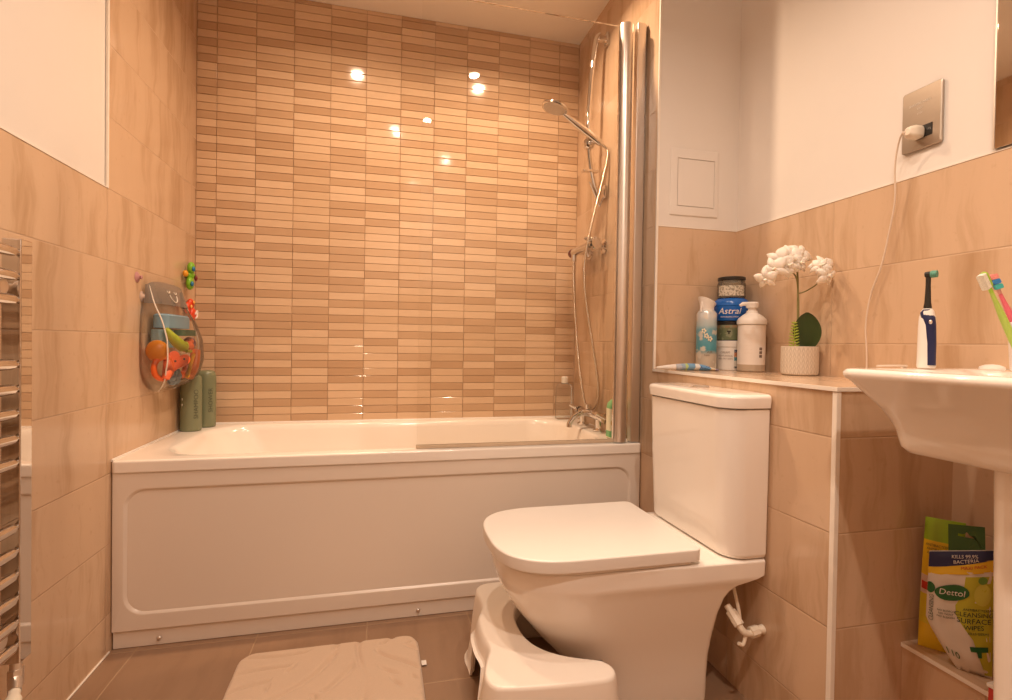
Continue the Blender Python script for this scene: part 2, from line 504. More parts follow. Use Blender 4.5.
sh = thing('shower_hose', 'long chrome shower hose looping down from the handset to the bath taps', 'hose', (1.66, -.3, .60))
b = B()
hp = smoothpts([he + d * .002, (1.694, -.378, 1.755), (1.690, -.380, 1.70), (1.668, -.378, 1.60), (1.632, -.374, 1.45), (1.606, -.368, 1.30), (1.604, -.362, 1.20), (1.625, -.36, 1.05), (1.66, -.358, .87), (1.685, -.35, .73), (1.686, -.33, .655), (1.672, -.30, .632), (1.652, -.28, .66), (1.637, -.25, .80), (1.628, -.22, .98), (1.622, -.20, 1.16), (1.62, -.196, 1.30)], 6)
tube(b, hp, .0062, 10)
m_hose, nt, out = newmat('ribbed_hose')
v, s = coords(nt)
w = mth(nt, 'SINE', mth(nt, 'MULTIPLY', s[2], 2200))
bsdf(nt, out, (.66, .57, .46), .22, 1, bump=w, bstr=.5, bdist=.0004)
obj('hose', b, m_hose, sh)

sv = thing('shower_valve', 'chrome thermostatic bar valve with round handles on the shower end wall', 'shower valve', (XS, -.26, 1.33))
b = B()
RX = Matrix.Rotation(PI / 2, 3, 'X')   # z axis -> -y
lathe(b, [(.012, 0), (.019, .002), (.020, .01), (.020, .20), (.019, .208), (.012, .21)], (1.64, -.145, 1.352), 28, M=RX); obj('bar', b, m_chr, sv)
b = B(); lathe(b, [(.016, 0), (.021, .003), (.021, .026), (.018, .03)], (1.64, -.116, 1.352), 24, M=RX); obj('end_cap', b, mat('dark_red_cap', (.16, .03, .025), .25), sv, label='dark red end cap')
b = B()
lathe(b, [(.019, 0), (.026, .004), (.026, .036), (.020, .042)], (1.64, -.358, 1.352), 24, M=RX)
for i in range(8):
    a = 2 * PI * i / 8; tube(b, [(1.64 + .025 * math.cos(a), -.36, 1.352 + .025 * math.sin(a)), (1.64 + .025 * math.cos(a), -.398, 1.352 + .025 * math.sin(a))], .004, 8)
obj('handle', b, m_chr, sv)
for yy in (-.185, -.335):
    b = B(); RY = Matrix.Rotation(-PI / 2, 3, 'Y')
    lathe(b, [(.034, 0), (.034, .004), (.022, .012), (.015, .016), (.015, .055)], (XS - .0005, yy, 1.352), 28, M=RY); obj('wall_elbow', b, m_chr, sv)
b = B(); lathe(b, [(.010, 0), (.012, .004), (.012, .03), (.008, .034)], (1.62, -.196, 1.302), 18); obj('hose_outlet', b, m_chr, sv)
b = B()
kc = Vector((1.645, -.30, 1.385)); lathe(b, [(.007, -.018), (.007, -.004), (.014, 0), (.014, .010), (.006, .012)], kc, 20)
for i in range(7):
    a = 2 * PI * i / 7; ellipsoid(b, kc + Vector((.015 * math.cos(a), .015 * math.sin(a), .005)), (.0055, .0055, .006), seg=8)
obj('knob', b, m_chr, sv)
b = B(); lathe(b, [(.008, -.03), (.013, -.027), (.013, -.004), (.009, 0)], (1.645, -.30, 1.335), 18); obj('lower_outlet', b, m_chr, sv)

# bath mixer tap on the deck at the end
tp = thing('bath_mixer_tap', 'chrome bath mixer tap on the rim at the shower end', 'tap', (1.655, -.35, HR))
b = B()
tube(b, [(1.655, -.23, .622), (1.655, -.455, .622)], .017, 16); obj('body', b, m_chr, tp)
for yy in (-.255, -.43):
    b = B(); lathe(b, [(.027, HR + .0005), (.027, HR + .006), (.016, HR + .014), (.016, .61)], (1.655, yy, 0), 24); obj('pillar', b, m_chr, tp)
b = B(); tube(b, smoothpts([(1.645, -.35, .625), (1.61, -.352, .628), (1.575, -.355, .612), (1.553, -.357, .585), (1.549, -.358, .568)], 6), [.014] * 8 + [.0125] * 17, 16, sx=1.0)
obj('spout', b, m_chr, tp)
for yy in (-.212, -.473):
    s_ = 1 if yy > -.3 else -1
    b = B(); tube(b, [(1.655, yy - s_ * .012, .622), (1.655, yy + s_ * .016, .622)], .020, 16)
    tube(b, [(1.655, yy + s_ * .012, .622), (1.612, yy + s_ * .022, .645)], [.0075, .006], 10)
    obj('lever', b, m_chr, tp)
b = B(); lathe(b, [(.010, 0), (.014, .003), (.014, .022), (.008, .026)], (1.655, -.31, .637), 16); obj('diverter_knob', b, m_chr, tp)

# ------------------------------------------------------------------ bottles round the bath
m_olive = mat('olive_bottle', (.20, .225, .135), .24, var=.03)
m_olt = mat('olive_print', (.07, .08, .045), .4)
def olive(x, y, h, rx, ry, label, txt):
    t = thing('shampoo_bottle', label, 'bottle', (x, y, HR), 'olive green bottles on the bath corner')
    b = B()
    rings = []
    for k, z in ((.90, 0), (.98, .003), (1, .010), (1, h - .040), (.985, h - .026), (.93, h - .014), (.82, h - .006), (.6, h - .0015), (.2, h)):
        rings.append(circ((x, y, HR + .0006 + z), rx * k, 32, ry=ry * k))
    loft(b, rings); obj('body', b, m_olive, t)
    b = B()
    tt = textbm(txt, .024, .0001)
    a0 = math.atan2(CAM.y - y, CAM.x - x) + .45
    bmesh.ops.subdivide_edges(tt, edges=[e for e in tt.edges if e.calc_length() > .004], cuts=1)
    for v in tt.verts:
        u, w_ = -v.co.y, v.co.x
        a = a0 + u / rx
        v.co = Vector((x + (rx + .0008) * math.cos(a), y + (ry + .0008) * math.sin(a), HR + h * .48 + w_))
    merge(b, tt); obj('print', b, m_olt, t)
    b = B(); a = a0 - 1.35
    for dz in (0, -.022): ellipsoid(b, (x + rx * math.cos(a), y + ry * math.sin(a), HR + h * .57 + dz), (.0025, .004, .005), seg=10)
    obj('mark', b, mat('pale_mark', (.6, .6, .5), .5), t)
    return t
olive(.044, -.178, .222, .038, .034, 'olive green round shouldered bottle, the nearer of two by the left wall', 'SHAMPOO')
olive(.068, -.083, .232, .038, .034, 'olive green bottle partly hidden behind its twin in the bath corner', 'SHOWER')

t = thing('bubble_bath_bottle', 'pale bottle with green cap and yellow mark behind the chrome hinge post', 'bottle', (1.655, -.585, HR))
b = B(); c = (1.655, -.585)
def br(hx, hy, r, z): return rrect(c[0] - hx, c[0] + hx, c[1] - hy, c[1] + hy, r, HR + .0005 + z, 6)
loft(b, [br(.032, .021, .012, 0), br(.035, .024, .014, .003), br(.035, .024, .014, .115), br(.031, .021, .013, .135), br(.016, .014, .010, .150), br(.012, .012, .010, .152)])
obj('body', b, bands('bubble_label', 2, [(0, (.85, .83, .62)), (.006, (.18, .52, .22)), (.03, (.88, .86, .66)), (.105, (.88, .86, .66)), (.115, (.25, .60, .28)), (.2, (.25, .60, .28))]), t)
b = B(); lathe(b, [(.013, .1525), (.015, .155), (.015, .185), (.010, .19)], (c[0], c[1], HR), 20); obj('cap', b, mat('green_cap', (.16, .55, .22), .3), t)
b = B(); ellipsoid(b, (1.634, -.6105, HR + .062), (.012, .0016, .016), seg=14); obj('emblem', b, mat('yellow_mark', (.80, .50, .05), .4), t)

t = thing('clear_bottle', 'clear see-through bottle with frosted cap in the far bath corner', 'bottle', (1.63, -.075, HR))
b = B(); c = (1.63, -.075)
def br(hx, hy, r, z): return rrect(c[0] - hx, c[0] + hx, c[1] - hy, c[1] + hy, r, HR + .0006 + z, 5)
loft(b, [br(.038, .022, .010, 0), br(.040, .024, .012, .004), br(.040, .024, .012, .15), br(.033, .02, .012, .165), br(.014, .014, .011, .172)])
obj('body', b, thin_glass('clear_plastic', (.98, .98, .96), 1.25, .05, .04), t)
b = B(); lathe(b, [(.014, .1725), (.016, .175), (.016, .20), (.011, .205)], (c[0], c[1], HR), 20); obj('cap', b, mat('frosted_cap', (.8, .75, .66), .4), t)

# ------------------------------------------------------------------ toilet
tl = thing('toilet', 'white close-coupled toilet with its lid closed against the tiled boxing', 'toilet', (1.40, -1.14, 0))
TY = -1.145
def dring(xf, xb, hw, z, p=2.7, nose=.22, n=28, rb=.02, hwb=None):
    """D outline: rounded nose toward -x, square at the back"""
    pts = []
    nose = min(nose, xb - xf - .03)
    for i in range(n + 1):
        a = PI / 2 + PI * i / n
        ca, sa = math.cos(a), math.sin(a)
        pts.append(Vector((xf + nose + nose * -abs(ca) ** (2 / p), TY + hw * math.copysign(abs(sa) ** (2 / p), sa), z)))
    hw = hwb or hw
    for i in range(5):
        a = -PI / 2 + PI / 2 * i / 4
        pts.append(Vector((xb - rb + rb * math.cos(a), TY - hw + rb + rb * math.sin(a), z)))
    for i in range(5):
        a = PI / 2 * i / 4
        pts.append(Vector((xb - rb + rb * math.cos(a), TY + hw - rb + rb * math.sin(a), z)))
    return pts
b = B()
XB = XS - .003
loft(b, [dring(1.262, 1.600, .118, 0, 2.4, .16), dring(1.258, 1.600, .120, .012, 2.4, .16), dring(1.248, 1.600, .122, .07, 2.4, .17), dring(1.215, 1.600, .127, .125, 2.4, .18),
         dring(1.158, 1.601, .140, .183, 2.4, .2), dring(1.105, 1.604, .158, .25, 2.4, .21), dring(1.076, 1.612, .170, .295, 2.5, .22, hwb=.172), dring(1.065, 1.626, .176, .316, 2.5, .22, hwb=.178), dring(1.060, 1.645, .179, .330, 2.6, .22, hwb=.184), dring(1.057, 1.672, .181, .339, 2.6, .22, hwb=.190),
         dring(1.055, 1.694, .183, .346, 2.7, .22, hwb=.194), dring(1.053, XB, .184, .355, 2.7, .22, rb=.01, hwb=.197), dring(1.050, XB, .185, .388, 2.7, .22, rb=.01, hwb=.198), dring(1.054, XB - .001, .182, .3940, 2.7, .22, rb=.01, hwb=.195), dring(1.07, XB - .01, .165, .3948, 2.7, .2)])
obj('pan', b, m_cer, tl, sharp=70)
b = B()
loft(b, [dring(1.045, 1.50, .183, .3955, 2.8, .21), dring(1.042, 1.505, .186, .3965, 2.8, .21), dring(1.042, 1.505, .186, .4020, 2.8, .21)])
obj('seat', b, m_wpl, tl, sharp=50)
b = B()
loft(b, [dring(1.036, 1.520, .190, .4035, 3.0, .21), dring(1.032, 1.524, .1935, .4055, 3.0, .21), dring(1.031, 1.525, .194, .430, 3.0, .21), dring(1.033, 1.524, .192, .4335, 3.0, .21), dring(1.038, 1.520, .187, .4350, 3.0, .2), dring(1.12, 1.47, .11, .4362, 2.6, .14)])
obj('lid', b, m_wpl, tl, sharp=50)
for yy in (-1.22, -1.06):
    b = B(); tube(b, [(1.538, yy - .022, .413), (1.538, yy + .022, .413)], .0095, 14); obj('hinge', b, m_wpl, tl)
def cr(x0, hw, r, z): return rrect(x0, XB, TY - hw, TY + hw, (.008, r, r, .008), z, 8)
b = B()
loft(b, [cr(1.606, .186, .05, .3955), cr(1.598, .194, .052, .400), cr(1.593, .197, .054, .41), cr(1.584, .199, .055, .60), cr(1.578, .200, .056, .767), cr(1.582, .196, .056, .7695)])
obj('cistern', b, m_cer, tl, sharp=60)
b = B()
loft(b, [cr(1.580, .197, .056, .7705), cr(1.573, .2035, .058, .773), cr(1.571, .2055, .058, .796), cr(1.573, .203, .058, .8025), cr(1.580, .196, .055, .8060), cr(1.62, .15, .03, .8075)])
obj('cistern_lid', b, m_cer, tl, sharp=60)
b = B(); lathe(b, [(.024, .8065), (.024, .8105), (.021, .812), (.001, .8122)], (1.640, TY, 0), 28); obj('flush_button', b, m_chr2, tl)

wp = thing('water_supply_pipe', 'white plastic elbow pipe joining the wall behind the toilet', 'pipe', (1.66, -1.33, .2))
m_pipe = mat('cream_plastic_pipe', (.80, .72, .60), .35)
b = B(); tube(b, [(XS - .001, -1.33, .213), (XS - .014, -1.33, .213)], [.012, .009], 14); tube(b, smoothpts([(XS - .012, -1.33, .213), (1.665, -1.332, .208), (1.645, -1.332, .217), (1.636, -1.315, .240), (1.630, -1.29, .262)], 5), .0085, 12); obj('elbow', b, m_pipe, wp)
for p, q in (((1.690, -1.33, .212), (1.668, -1.331, .209)), ((1.640, -1.325, .228), (1.633, -1.30, .252))):
    b = B(); tube(b, [p, q], .0135, 8); obj('compression_nut', b, m_pipe, wp)
b = B(); tube(b, smoothpts([(1.650, -1.318, .222), (1.655, -1.30, .26), (1.650, -1.285, .31), (1.640, -1.275, .335)], 5), .0045, 8); tube(b, smoothpts([(1.652, -1.334, .205), (1.642, -1.337, .186), (1.630, -1.336, .19)], 4), .0045, 8); obj('thin_hose', b, m_pipe, wp)

# ------------------------------------------------------------------ squatting stool
st = thing('toilet_stool', 'white plastic foot stool wrapped round the front of the toilet', 'stool', (1.12, -1.16, 0))
ZS = .20
outer = [(1.266, -1.342), (1.276, -1.358), (1.278, -1.376), (1.268, -1.395), (1.240, -1.404), (1.13, -1.398), (1.02, -1.383), (.998, -1.367), (.991, -1.34), (.997, -1.308), (1.008, -1.275), (1.020, -1.245), (1.022, -1.215), (1.017, -1.18), (1.017, -1.14), (1.021, -1.10), (1.033, -1.07), (1.043, -1.04), (1.044, -1.00), (1.041, -.965), (1.047, -.935), (1.066, -.918), (1.09, -.912), (1.20, -.914), (1.262, -.920), (1.284, -.940), (1.280, -.965)]
inner = [(1.258, -1.336), (1.23, -1.324), (1.197, -1.309), (1.168, -1.290), (1.145, -1.268), (1.126, -1.238), (1.115, -1.20), (1.112, -1.155), (1.116, -1.11), (1.13, -1.072), (1.152, -1.04), (1.18, -1.018), (1.215, -1.0), (1.26, -.984)]
def rsmp(pts, n):
    P = smoothpts([(x, y, 0) for x, y in pts], 6)
    L = [0]
    for a, c2 in zip(P, P[1:]): L.append(L[-1] + (c2 - a).length)
    out = []
    j = 0
    for i in range(n):
        s_ = L[-1] * i / (n - 1)
        while j < len(L) - 2 and L[j + 1] < s_: j += 1
        f = (s_ - L[j]) / max(1e-9, L[j + 1] - L[j]); out.append(P[j].lerp(P[j + 1], f))
    return out
NO = 90
O = rsmp(outer, NO); I = rsmp(inner, NO)
def nrm2(P, i):
    t_ = (P[min(i + 1, len(P) - 1)] - P[max(i - 1, 0)]).normalized(); return Vector((-t_.y, t_.x, 0))
b = B()
rows = []
for k in range(NO):
    o, i_ = O[k], I[k]
    no = nrm2(O, k)
    if no.dot(o - i_) < 0: no = -no
    ni = nrm2(I, k)
    if ni.dot(i_ - o) < 0: ni = -ni
    fy = (o.y + 1.16) / .245
    # lower edge: legs at both ends reach the floor, an arch between
    leg = min(1, max(0, (abs(fy) - .30) / .22)); leg = leg * leg * (3 - 2 * leg)
    zb = ZS - .05 - (ZS - .051) * leg
    fl = .006 + .016 * (ZS - zb) / ZS
    rows.append([i_ + ni * .004 + Vector((0, 0, ZS - .034)), i_ + ni * .003 + Vector((0, 0, ZS - .012)), i_ + Vector((0, 0, ZS - .004)), i_ - ni * .006 + Vector((0, 0, ZS)),
                 i_.lerp(o, .5) + Vector((0, 0, ZS)), o - no * .006 + Vector((0, 0, ZS)), o - no * .001 + Vector((0, 0, ZS - .003)), o + no * .002 + Vector((0, 0, ZS - .010)),
                 o + no * (.002 + fl * .4) + Vector((0, 0, ZS + (zb - ZS) * .4)), o + no * (.002 + fl * .8) + Vector((0, 0, zb + .012 * (1 if leg > .02 else .3))), o + no * (.010 + fl) + Vector((0, 0, zb)),
                 o + no * (.004 + fl) + Vector((0, 0, zb)), o + no * (fl * .35 - .006) + Vector((0, 0, ZS + (zb - ZS) * .4)), o - no * .008 + Vector((0, 0, ZS - .02)), i_ - ni * .004 + Vector((0, 0, ZS - .02))])
loft(b, rows, cap0=True, cap1=True)
obj('body', b, mat('stool_plastic', (.86, .79, .71), .35, var=.01), st, sharp=50)

# ------------------------------------------------------------------ bath mat
bmx = thing('bath_mat', 'beige embossed memory foam bath mat on the brown floor', 'mat', (.63, -1.2, 0))
b = B()
nx, ny = 190, 290
mx0, mx1, my0, my1 = .382, .884, -1.56, -.822
def inside(x, y, r=.045):
    dx = max(mx0 + r - x, x - mx1 + r, 0); dy = max(my0 + r - y, y - my1 + r, 0)
    return r - math.hypot(dx, dy)
grid = {}
for i in range(nx + 1):
    for j in range(ny + 1):
        x = mx0 + (mx1 - mx0) * i / nx; y = my0 + (my1 - my0) * j / ny
        dx = max(mx0 + .045 - x, x - mx1 + .045, 0); dy = max(my0 + .045 - y, y - my1 + .045, 0)
        h_ = math.hypot(dx, dy)
        if h_ > .045:
            cx = min(max(x, mx0 + .045), mx1 - .045); cy = min(max(y, my0 + .045), my1 - .045)
            x = cx + (x - cx) * .045 / h_; y = cy + (y - cy) * .045 / h_
        e = min(x - mx0, mx1 - x, y - my0, my1 - y, (.045 - min(h_, .045)) if dx > 0 and dy > 0 else 9)
        ed = min(1, max(0, e) / .012)
        w1 = math.hypot(x - .48, y + 1.25); w2 = math.hypot(x - .98, y + .95); w3 = math.hypot(x - .36, y + .78)
        s1 = math.sin(w1 * 46 + 2.0 * noise.noise(Vector((x * 5, y * 5, 0)))); s2 = math.sin(w2 * 44 + 2.4 * noise.noise(Vector((x * 6, y * 6, 3)))); s3 = math.sin(w3 * 42)
        sel = noise.noise(Vector((x * 5.5, y * 5.5, 7)))
        sv_ = s1 if sel > .08 else (s2 if sel > -.12 else s3)
        am = min(1, abs(sel - .08) * 12, abs(sel + .12) * 12)
        zz = .0005 + math.sqrt(max(0, 1 - (1 - ed) ** 2)) * .021 - ed * am * .0095 * math.exp(-(sv_ / .34) ** 2)
        grid[i, j] = b.verts.new((x + .02 * (y + .82) * -.1, y, zz))
for i in range(nx):
    for j in range(ny):
        b.faces.new((grid[i, j], grid[i + 1, j], grid[i + 1, j + 1], grid[i, j + 1]))
obj('pad', b, mat('mat_pile', (.60, .45, .33), .95, var=.05, scale=400, bstr=.4, Sheen_Weight=.3), bmx, sharp=180)
b = B(); box(b, (.886, -.962, .004), (.900, -.940, .0055), .0005); obj('care_tag', b, m_wpl, bmx, label='small white care tag')

# ------------------------------------------------------------------ towel radiator
rd = thing('towel_radiator', 'chrome ladder towel radiator on the left tiled wall', 'radiator', (.05, -1.45, .27))
for ya in (-1.205, -1.70):
    b = B(); box(b, (.036, ya, .268), (.069, ya + .036, 1.115), .0025, 3); obj('post', b, m_chr, rd)
for z in (1.088, 1.041, .994, .867, .818, .770, .720, .672, .543, .495, .448, .400, .352, .305):
    b = B()
    tube(b, [(.062, -1.200, z), (.062, -1.2115, z), (.062, -1.2125, z), (.062, -1.222, z), (.062, -1.25, z), (.062, -1.60, z), (.062, -1.6625, z)], [.0055, .0055, .0075, .0108, .0112, .0112, .0100], 16)
    obj('rail', b, m_chr, rd)
RY = Matrix.Rotation(PI / 2, 3, 'Y')
for yy in (-1.232, -1.63):
    for z in (1.018, .328):
        b = B(); lathe(b, [(.010, .0005), (.010, .045), (.015, .047), (.015, .056), (.011, .058)], (0, yy, z), 20, M=RY); obj('wall_bracket', b, m_chr2, rd)
b = B()
tube(b, [(.052, -1.187, .272), (.052, -1.187, .235)], .010, 14); tube(b, [(.052, -1.187, .25), (.052, -1.187, .215)], .0135, 6)
tube(b, [(.052, -1.187, .225), (.052, -1.187, .002)], .0075, 12); tube(b, [(.052, -1.187, .232), (.070, -1.222, .222)], .011, 12)
obj('valve', b, m_chr2, rd)
b = B(); tube(b, [(.070, -1.222, .222), (.074, -1.232, .219), (.078, -1.24, .217), (.100, -1.285, .205), (.101, -1.288, .204)], [.010, .010, .0135, .0135, .011], 20)
obj('thermostat_head', b, m_pipe, rd, label='cream thermostatic valve head')
b = B(); tube(b, [(.052, -1.68, .272), (.052, -1.68, .002)], .0075, 12); obj('supply_tail', b, m_chr2, rd)

# ------------------------------------------------------------------ wash basin
wb = thing('wash_basin', 'white pedestal wash basin fixed to the right wall', 'basin', (1.85, -1.875, 0))
b = B()
def wr(xf, yf, r, z, xb=XR - .001): return rrect(xf, xb, -3.75 - yf, yf, (.006, r, r, .006), z, 8)
loft(b, [wr(1.722, -1.675, .030, .731), wr(1.710, -1.660, .034, .733), wr(1.703, -1.652, .036, .742), wr(1.700, -1.648, .038, .758), wr(1.697, -1.645, .04, .772), wr(1.687, -1.640, .042, .790), wr(1.674, -1.630, .044, .812),
         wr(1.650, -1.617, .045, .838), wr(1.630, -1.606, .045, .860), wr(1.620, -1.601, .045, .868), wr(1.617, -1.599, .045, .873), wr(1.617, -1.599, .045, .879), wr(1.620, -1.602, .045, .884), wr(1.626, -1.608, .043, .886),
         wr(1.655, -1.625, .045, .8855), wr(1.665, -1.645, .07, .884, 1.93), wr(1.675, -1.665, .08, .874, 1.92), wr(1.70, -1.70, .09, .82, 1.90), wr(1.75, -1.76, .07, .775, 1.87), wr(1.80, -1.83, .03, .765, 1.84)])
obj('bowl', b, m_cer, wb, sharp=60)
b = B()
loft(b, [rrect(1.742, 1.893, -1.975, -1.785, .03, 0, 8), rrect(1.742, 1.893, -1.975, -1.785, .03, .02, 8), rrect(1.746, 1.890, -1.971, -1.788, .03, .35, 8), rrect(1.740, 1.893, -1.977, -1.783, .03, .7305, 8)])
obj('pedestal', b, m_cer, wb, sharp=60)
b = B()
lathe(b, [(.026, .8862), (.026, .893), (.020, .90), (.019, .96), (.015, .968), (.001, .969)], (1.965, -1.875, 0), 24); tube(b, smoothpts([(1.96, -1.875, .93), (1.90, -1.875, .935), (1.85, -1.875, .92)], 5), .012, 14); obj('tap', b, m_chr, wb)

# things on the basin
DX = Vector((CAM.x - 1.822, CAM.y + 1.625, 0)).normalized()
et = thing('electric_toothbrush', 'navy and white electric toothbrush standing on the basin edge', 'toothbrush', (1.821, -1.628, .886))
cx, cy, cz = 1.816, -1.628, .8868
side = Vector((DX.y * -1, DX.x, 0))     # to the right seen from the room
b = B()
def er(z, hx, hy, o=0):
    return [Vector((cx, cy, z)) + side * (hx * math.cos(a) * abs(math.cos(a)) ** -.2 + o) + DX * hy * math.sin(a) for a in [2 * PI * (i + .5) / 24 for i in range(24)]]
loft(b, [er(cz, .0135, .0135), er(cz + .003, .0155, .015), er(cz + .08, .0145, .0145), er(cz + .100, .0135, .014), er(cz + .113, .0105, .0115), er(cz + .118, .0075, .008)])
obj('handle', b, m_wpl, et)
b = B()
strip = []
for z, a_, w_ in ((.006, .0065, .0085), (.05, .0062, .0088), (.085, .0040, .0100), (.100, .001, .0115), (.110, -.002, .0095), (.1165, -.001, .006)):
    strip.append((z, a_, w_))
rings = []
for z, a_, w_ in strip:
    hy = .0148 if z < .09 else (.0138 if z < .105 else .010)
    rings.append([Vector((cx, cy, cz + z)) + side * (a_ + w_ * math.cos(t_)) + DX * (hy * .55 + (hy * .55) * math.sin(t_)) for t_ in [2 * PI * i / 14 for i in range(14)]])
loft(b, rings); obj('grip', b, mat('navy_rubber', (.012, .018, .075), .35), et, label='navy blue rubber grip')
b = B(); ellipsoid(b, Vector((cx, cy, cz + .091)) + side * .005 + DX * .0158, (.003, .003, .0045), seg=10); obj('button', b, m_chr2, et)
b = B(); lathe(b, [(.0065, cz + .118), (.0068, cz + .122), (.0055, cz + .13), (.0042, cz + .165), (.0045, cz + .181)], (cx, cy, 0), 16)
hd = Vector((cx, cy, cz + .186)); lathe(b, [(.001, -.006), (.0055, -.005), (.006, 0), (.006, .004)], hd, 16, M=frame(side * .9 + DX * .3))
obj('brush_neck', b, m_blk, et, label='black brush neck')
b = B(); lathe(b, [(.0065, .004), (.0072, .006), (.0070, .014), (.005, .0145)], hd, 14, M=frame(side * .9 + DX * .3)); obj('bristles', b, mat('green_bristles', (.12, .36, .26), .6, var=.3, scale=400), et, label='green bristles')

tb = thing('toothbrush_tumbler', 'pale tumbler at the right edge of the basin top', 'tumbler', (1.895, -1.735, .886))
b = B(); tc = Vector((1.902, -1.748, .8868))
lathe(b, [(.001, 0), (.026, 0), (.029, .003), (.0335, .088), (.0325, .089), (.0315, .087), (.0275, .006), (.001, .005)], tc, 32); obj('cup', b, mat('tumbler_plastic', (.78, .70, .66), .3), tb)
def brush(label, p0, p1, col, hcol, bcol, face):
    t = thing('toothbrush', label, 'toothbrush', p0, 'toothbrushes in the tumbler')
    p0, p1 = Vector(p0), Vector(p1); d = (p1 - p0).normalized(); L = (p1 - p0).length
    b = B(); pts = [p0 + d * L * k for k in (0, .3, .55, .72, .8)]
    tube(b, pts, [.0052, .006, .0055, .0035, .003], 12); obj('handle', b, mat(label[:12] + 'h', hcol, .35), t)
    b = B(); f = Vector(face); f = (f - d * f.dot(d)).normalized()
    R = frame(f, d)
    rr = [[p0 + d * (L * .93) + R @ Vector((q.x, q.y, z)) for q in rrect(-.0062, .0062, -.0155, .0155, .006, 0, 5)] for z in (-.002, .002)]
    tube(b, [p0 + d * L * .79, p0 + d * L * .86], [.003, .0035], 10)
    loft(b, rr); obj('head', b, mat(label[:12] + 'c', col, .35), t)
    for k, bc in enumerate(bcol):
        b = B()
        y0 = -.0145 + .029 * k / len(bcol); y1 = y0 + .029 / len(bcol) - .0006
        rr = [[p0 + d * (L * .93) + R @ Vector((q.x, q.y, z)) for q in rrect(-.0055, .0055, y0, y1, .002, 0, 3)] for z in (.002, .0125)]
        loft(b, rr); obj('bristles', b, mat('bristle%d' % (int(bc[0] * 100) * 7 + int(bc[2] * 100)), bc, .6, var=.2, scale=500), t)
    return t
brush('lime green toothbrush leaning out of the pale tumbler to the left', (1.885, -1.748, .895), (1.797, -1.736, 1.060), (.36, .62, .05), (.46, .66, .12), [(.85, .82, .72)], (-1, -.1, -.1))
brush('pink toothbrush with blue, teal and pink bristles in the tumbler', (1.905, -1.752, .895), (1.860, -1.708, 1.062), (.85, .42, .38), (.80, .16, .22), [(.05, .45, .42), (.03, .22, .55), (.85, .30, .26)], (-.8, -.9, .1))
b = B(); lathe(b, [(.001, 0), (.017, 0), (.019, .003), (.018, .007), (.010, .0105), (.001, .0115)], (1.868, -1.708, .8866), 24)
one('soap_disc', 'small round white soap on the basin beside the tumbler', 'soap', b, m_wpl)

# ------------------------------------------------------------------ wall fittings
ms = thing('wall_mirror', 'frameless mirror above the basin on the right wall', 'mirror', (XR, -1.9, 1.35))
b = B(); box(b, (XR - .006, -2.35, ZT + .006), (XR + .003, -1.597, 2.25), .001)
obj('mirror_glass', b, mat('mirror_silver', (.78, .76, .72), .02, 1, var=.0), ms)
b = B(); box(b, (XR - .0065, -1.597, ZT + .006), (XR + .002, -1.594, 2.25)); obj('edge_strip', b, m_chr2, ms)

so = thing('shaver_socket', 'brushed steel shaver socket plate on the white right wall', 'socket', (XR, -1.44, 1.41))
m_steel = mat('brushed_steel', (.50, .43, .36), .32, .9, var=.03)
b = B()
def sring(x, dy, r=.006): return [Vector((x, p.x, p.y)) for p in rrect(-1.487 + dy, -1.393 - dy, 1.411 + dy, 1.560 - dy, r, 0, 4)]
loft(b, [sring(XR + .003, 0), sring(XR - .003, 0), sring(XR - .005, .002)], True, True); obj('plate', b, m_steel, so)
b = B(); box(b, (XR - .0065, -1.468, 1.437), (XR - .004, -1.435, 1.466), .001); obj('outlet', b, m_blk, so)
b = B()
for k, (tx, sz) in enumerate((('SHAVERS ONLY', .0075), ('230V', .0065), ('115V', .0065))): flat_text(b, tx, sz, (XR - .0054, -1.437, 1.523 - .012 * k), (-1, 0, 0))
obj('lettering', b, mat('steel_print', (.80, .74, .66), .4), so)
b = B(); flat_text(b, '115', .007, (XR - .0068, -1.4605, 1.452), (-1, 0, 0)); obj('voltage_mark', b, mat('socket_print', (.3, .28, .26), .4), so)

ch = thing('charger_cable', 'white charger plug with a thin cord hanging down the tiled wall to the basin', 'charger', (XR - .02, -1.43, 1.45))
b = B()
P0 = Vector((XR - .007, -1.438, 1.449))
loft(b, [[P0 + Vector((-q[2], 0, 0)) + Vector((0, p.x, p.y)) for p in rrect(-q[0], q[0], -q[1], q[1], q[1] * .6, 0, 5)] for q in ((.013, .0135, 0), (.015, .0155, .004), (.015, .0155, .020), (.012, .013, .030), (.006, .007, .036))])
obj('plug', b, m_pipe, ch)
b = B(); tube(b, smoothpts([(XR - .036, -1.434, 1.449), (XR - .038, -1.422, 1.452), (XR - .030, -1.405, 1.43), (XR - .022, -1.392, 1.38), (XR - .015, -1.388, 1.30), (XR - .012, -1.372, 1.22), (XR - .010, -1.352, 1.14), (XR - .010, -1.325, 1.07), (XR - .010, -1.312, .99), (XR - .012, -1.318, .92), (XR - .018, -1.325, .862), (XR - .035, -1.34, .846), (XR - .07, -1.37, .846)], 8), .0021, 8)
tube(b, smoothpts([(XR - .036, -1.436, 1.449), (XR - .044, -1.426, 1.450)], 3), .0042, 8)
tube(b, smoothpts([(1.80, -1.560, .868), (1.80, -1.590, .884), (1.797, -1.604, .8895), (1.775, -1.612, .8905), (1.745, -1.612, .8905), (1.720, -1.605, .8895)], 6), .0021, 8)
obj('cord', b, mat('cord_white', (.70, .58, .47), .4), ch)

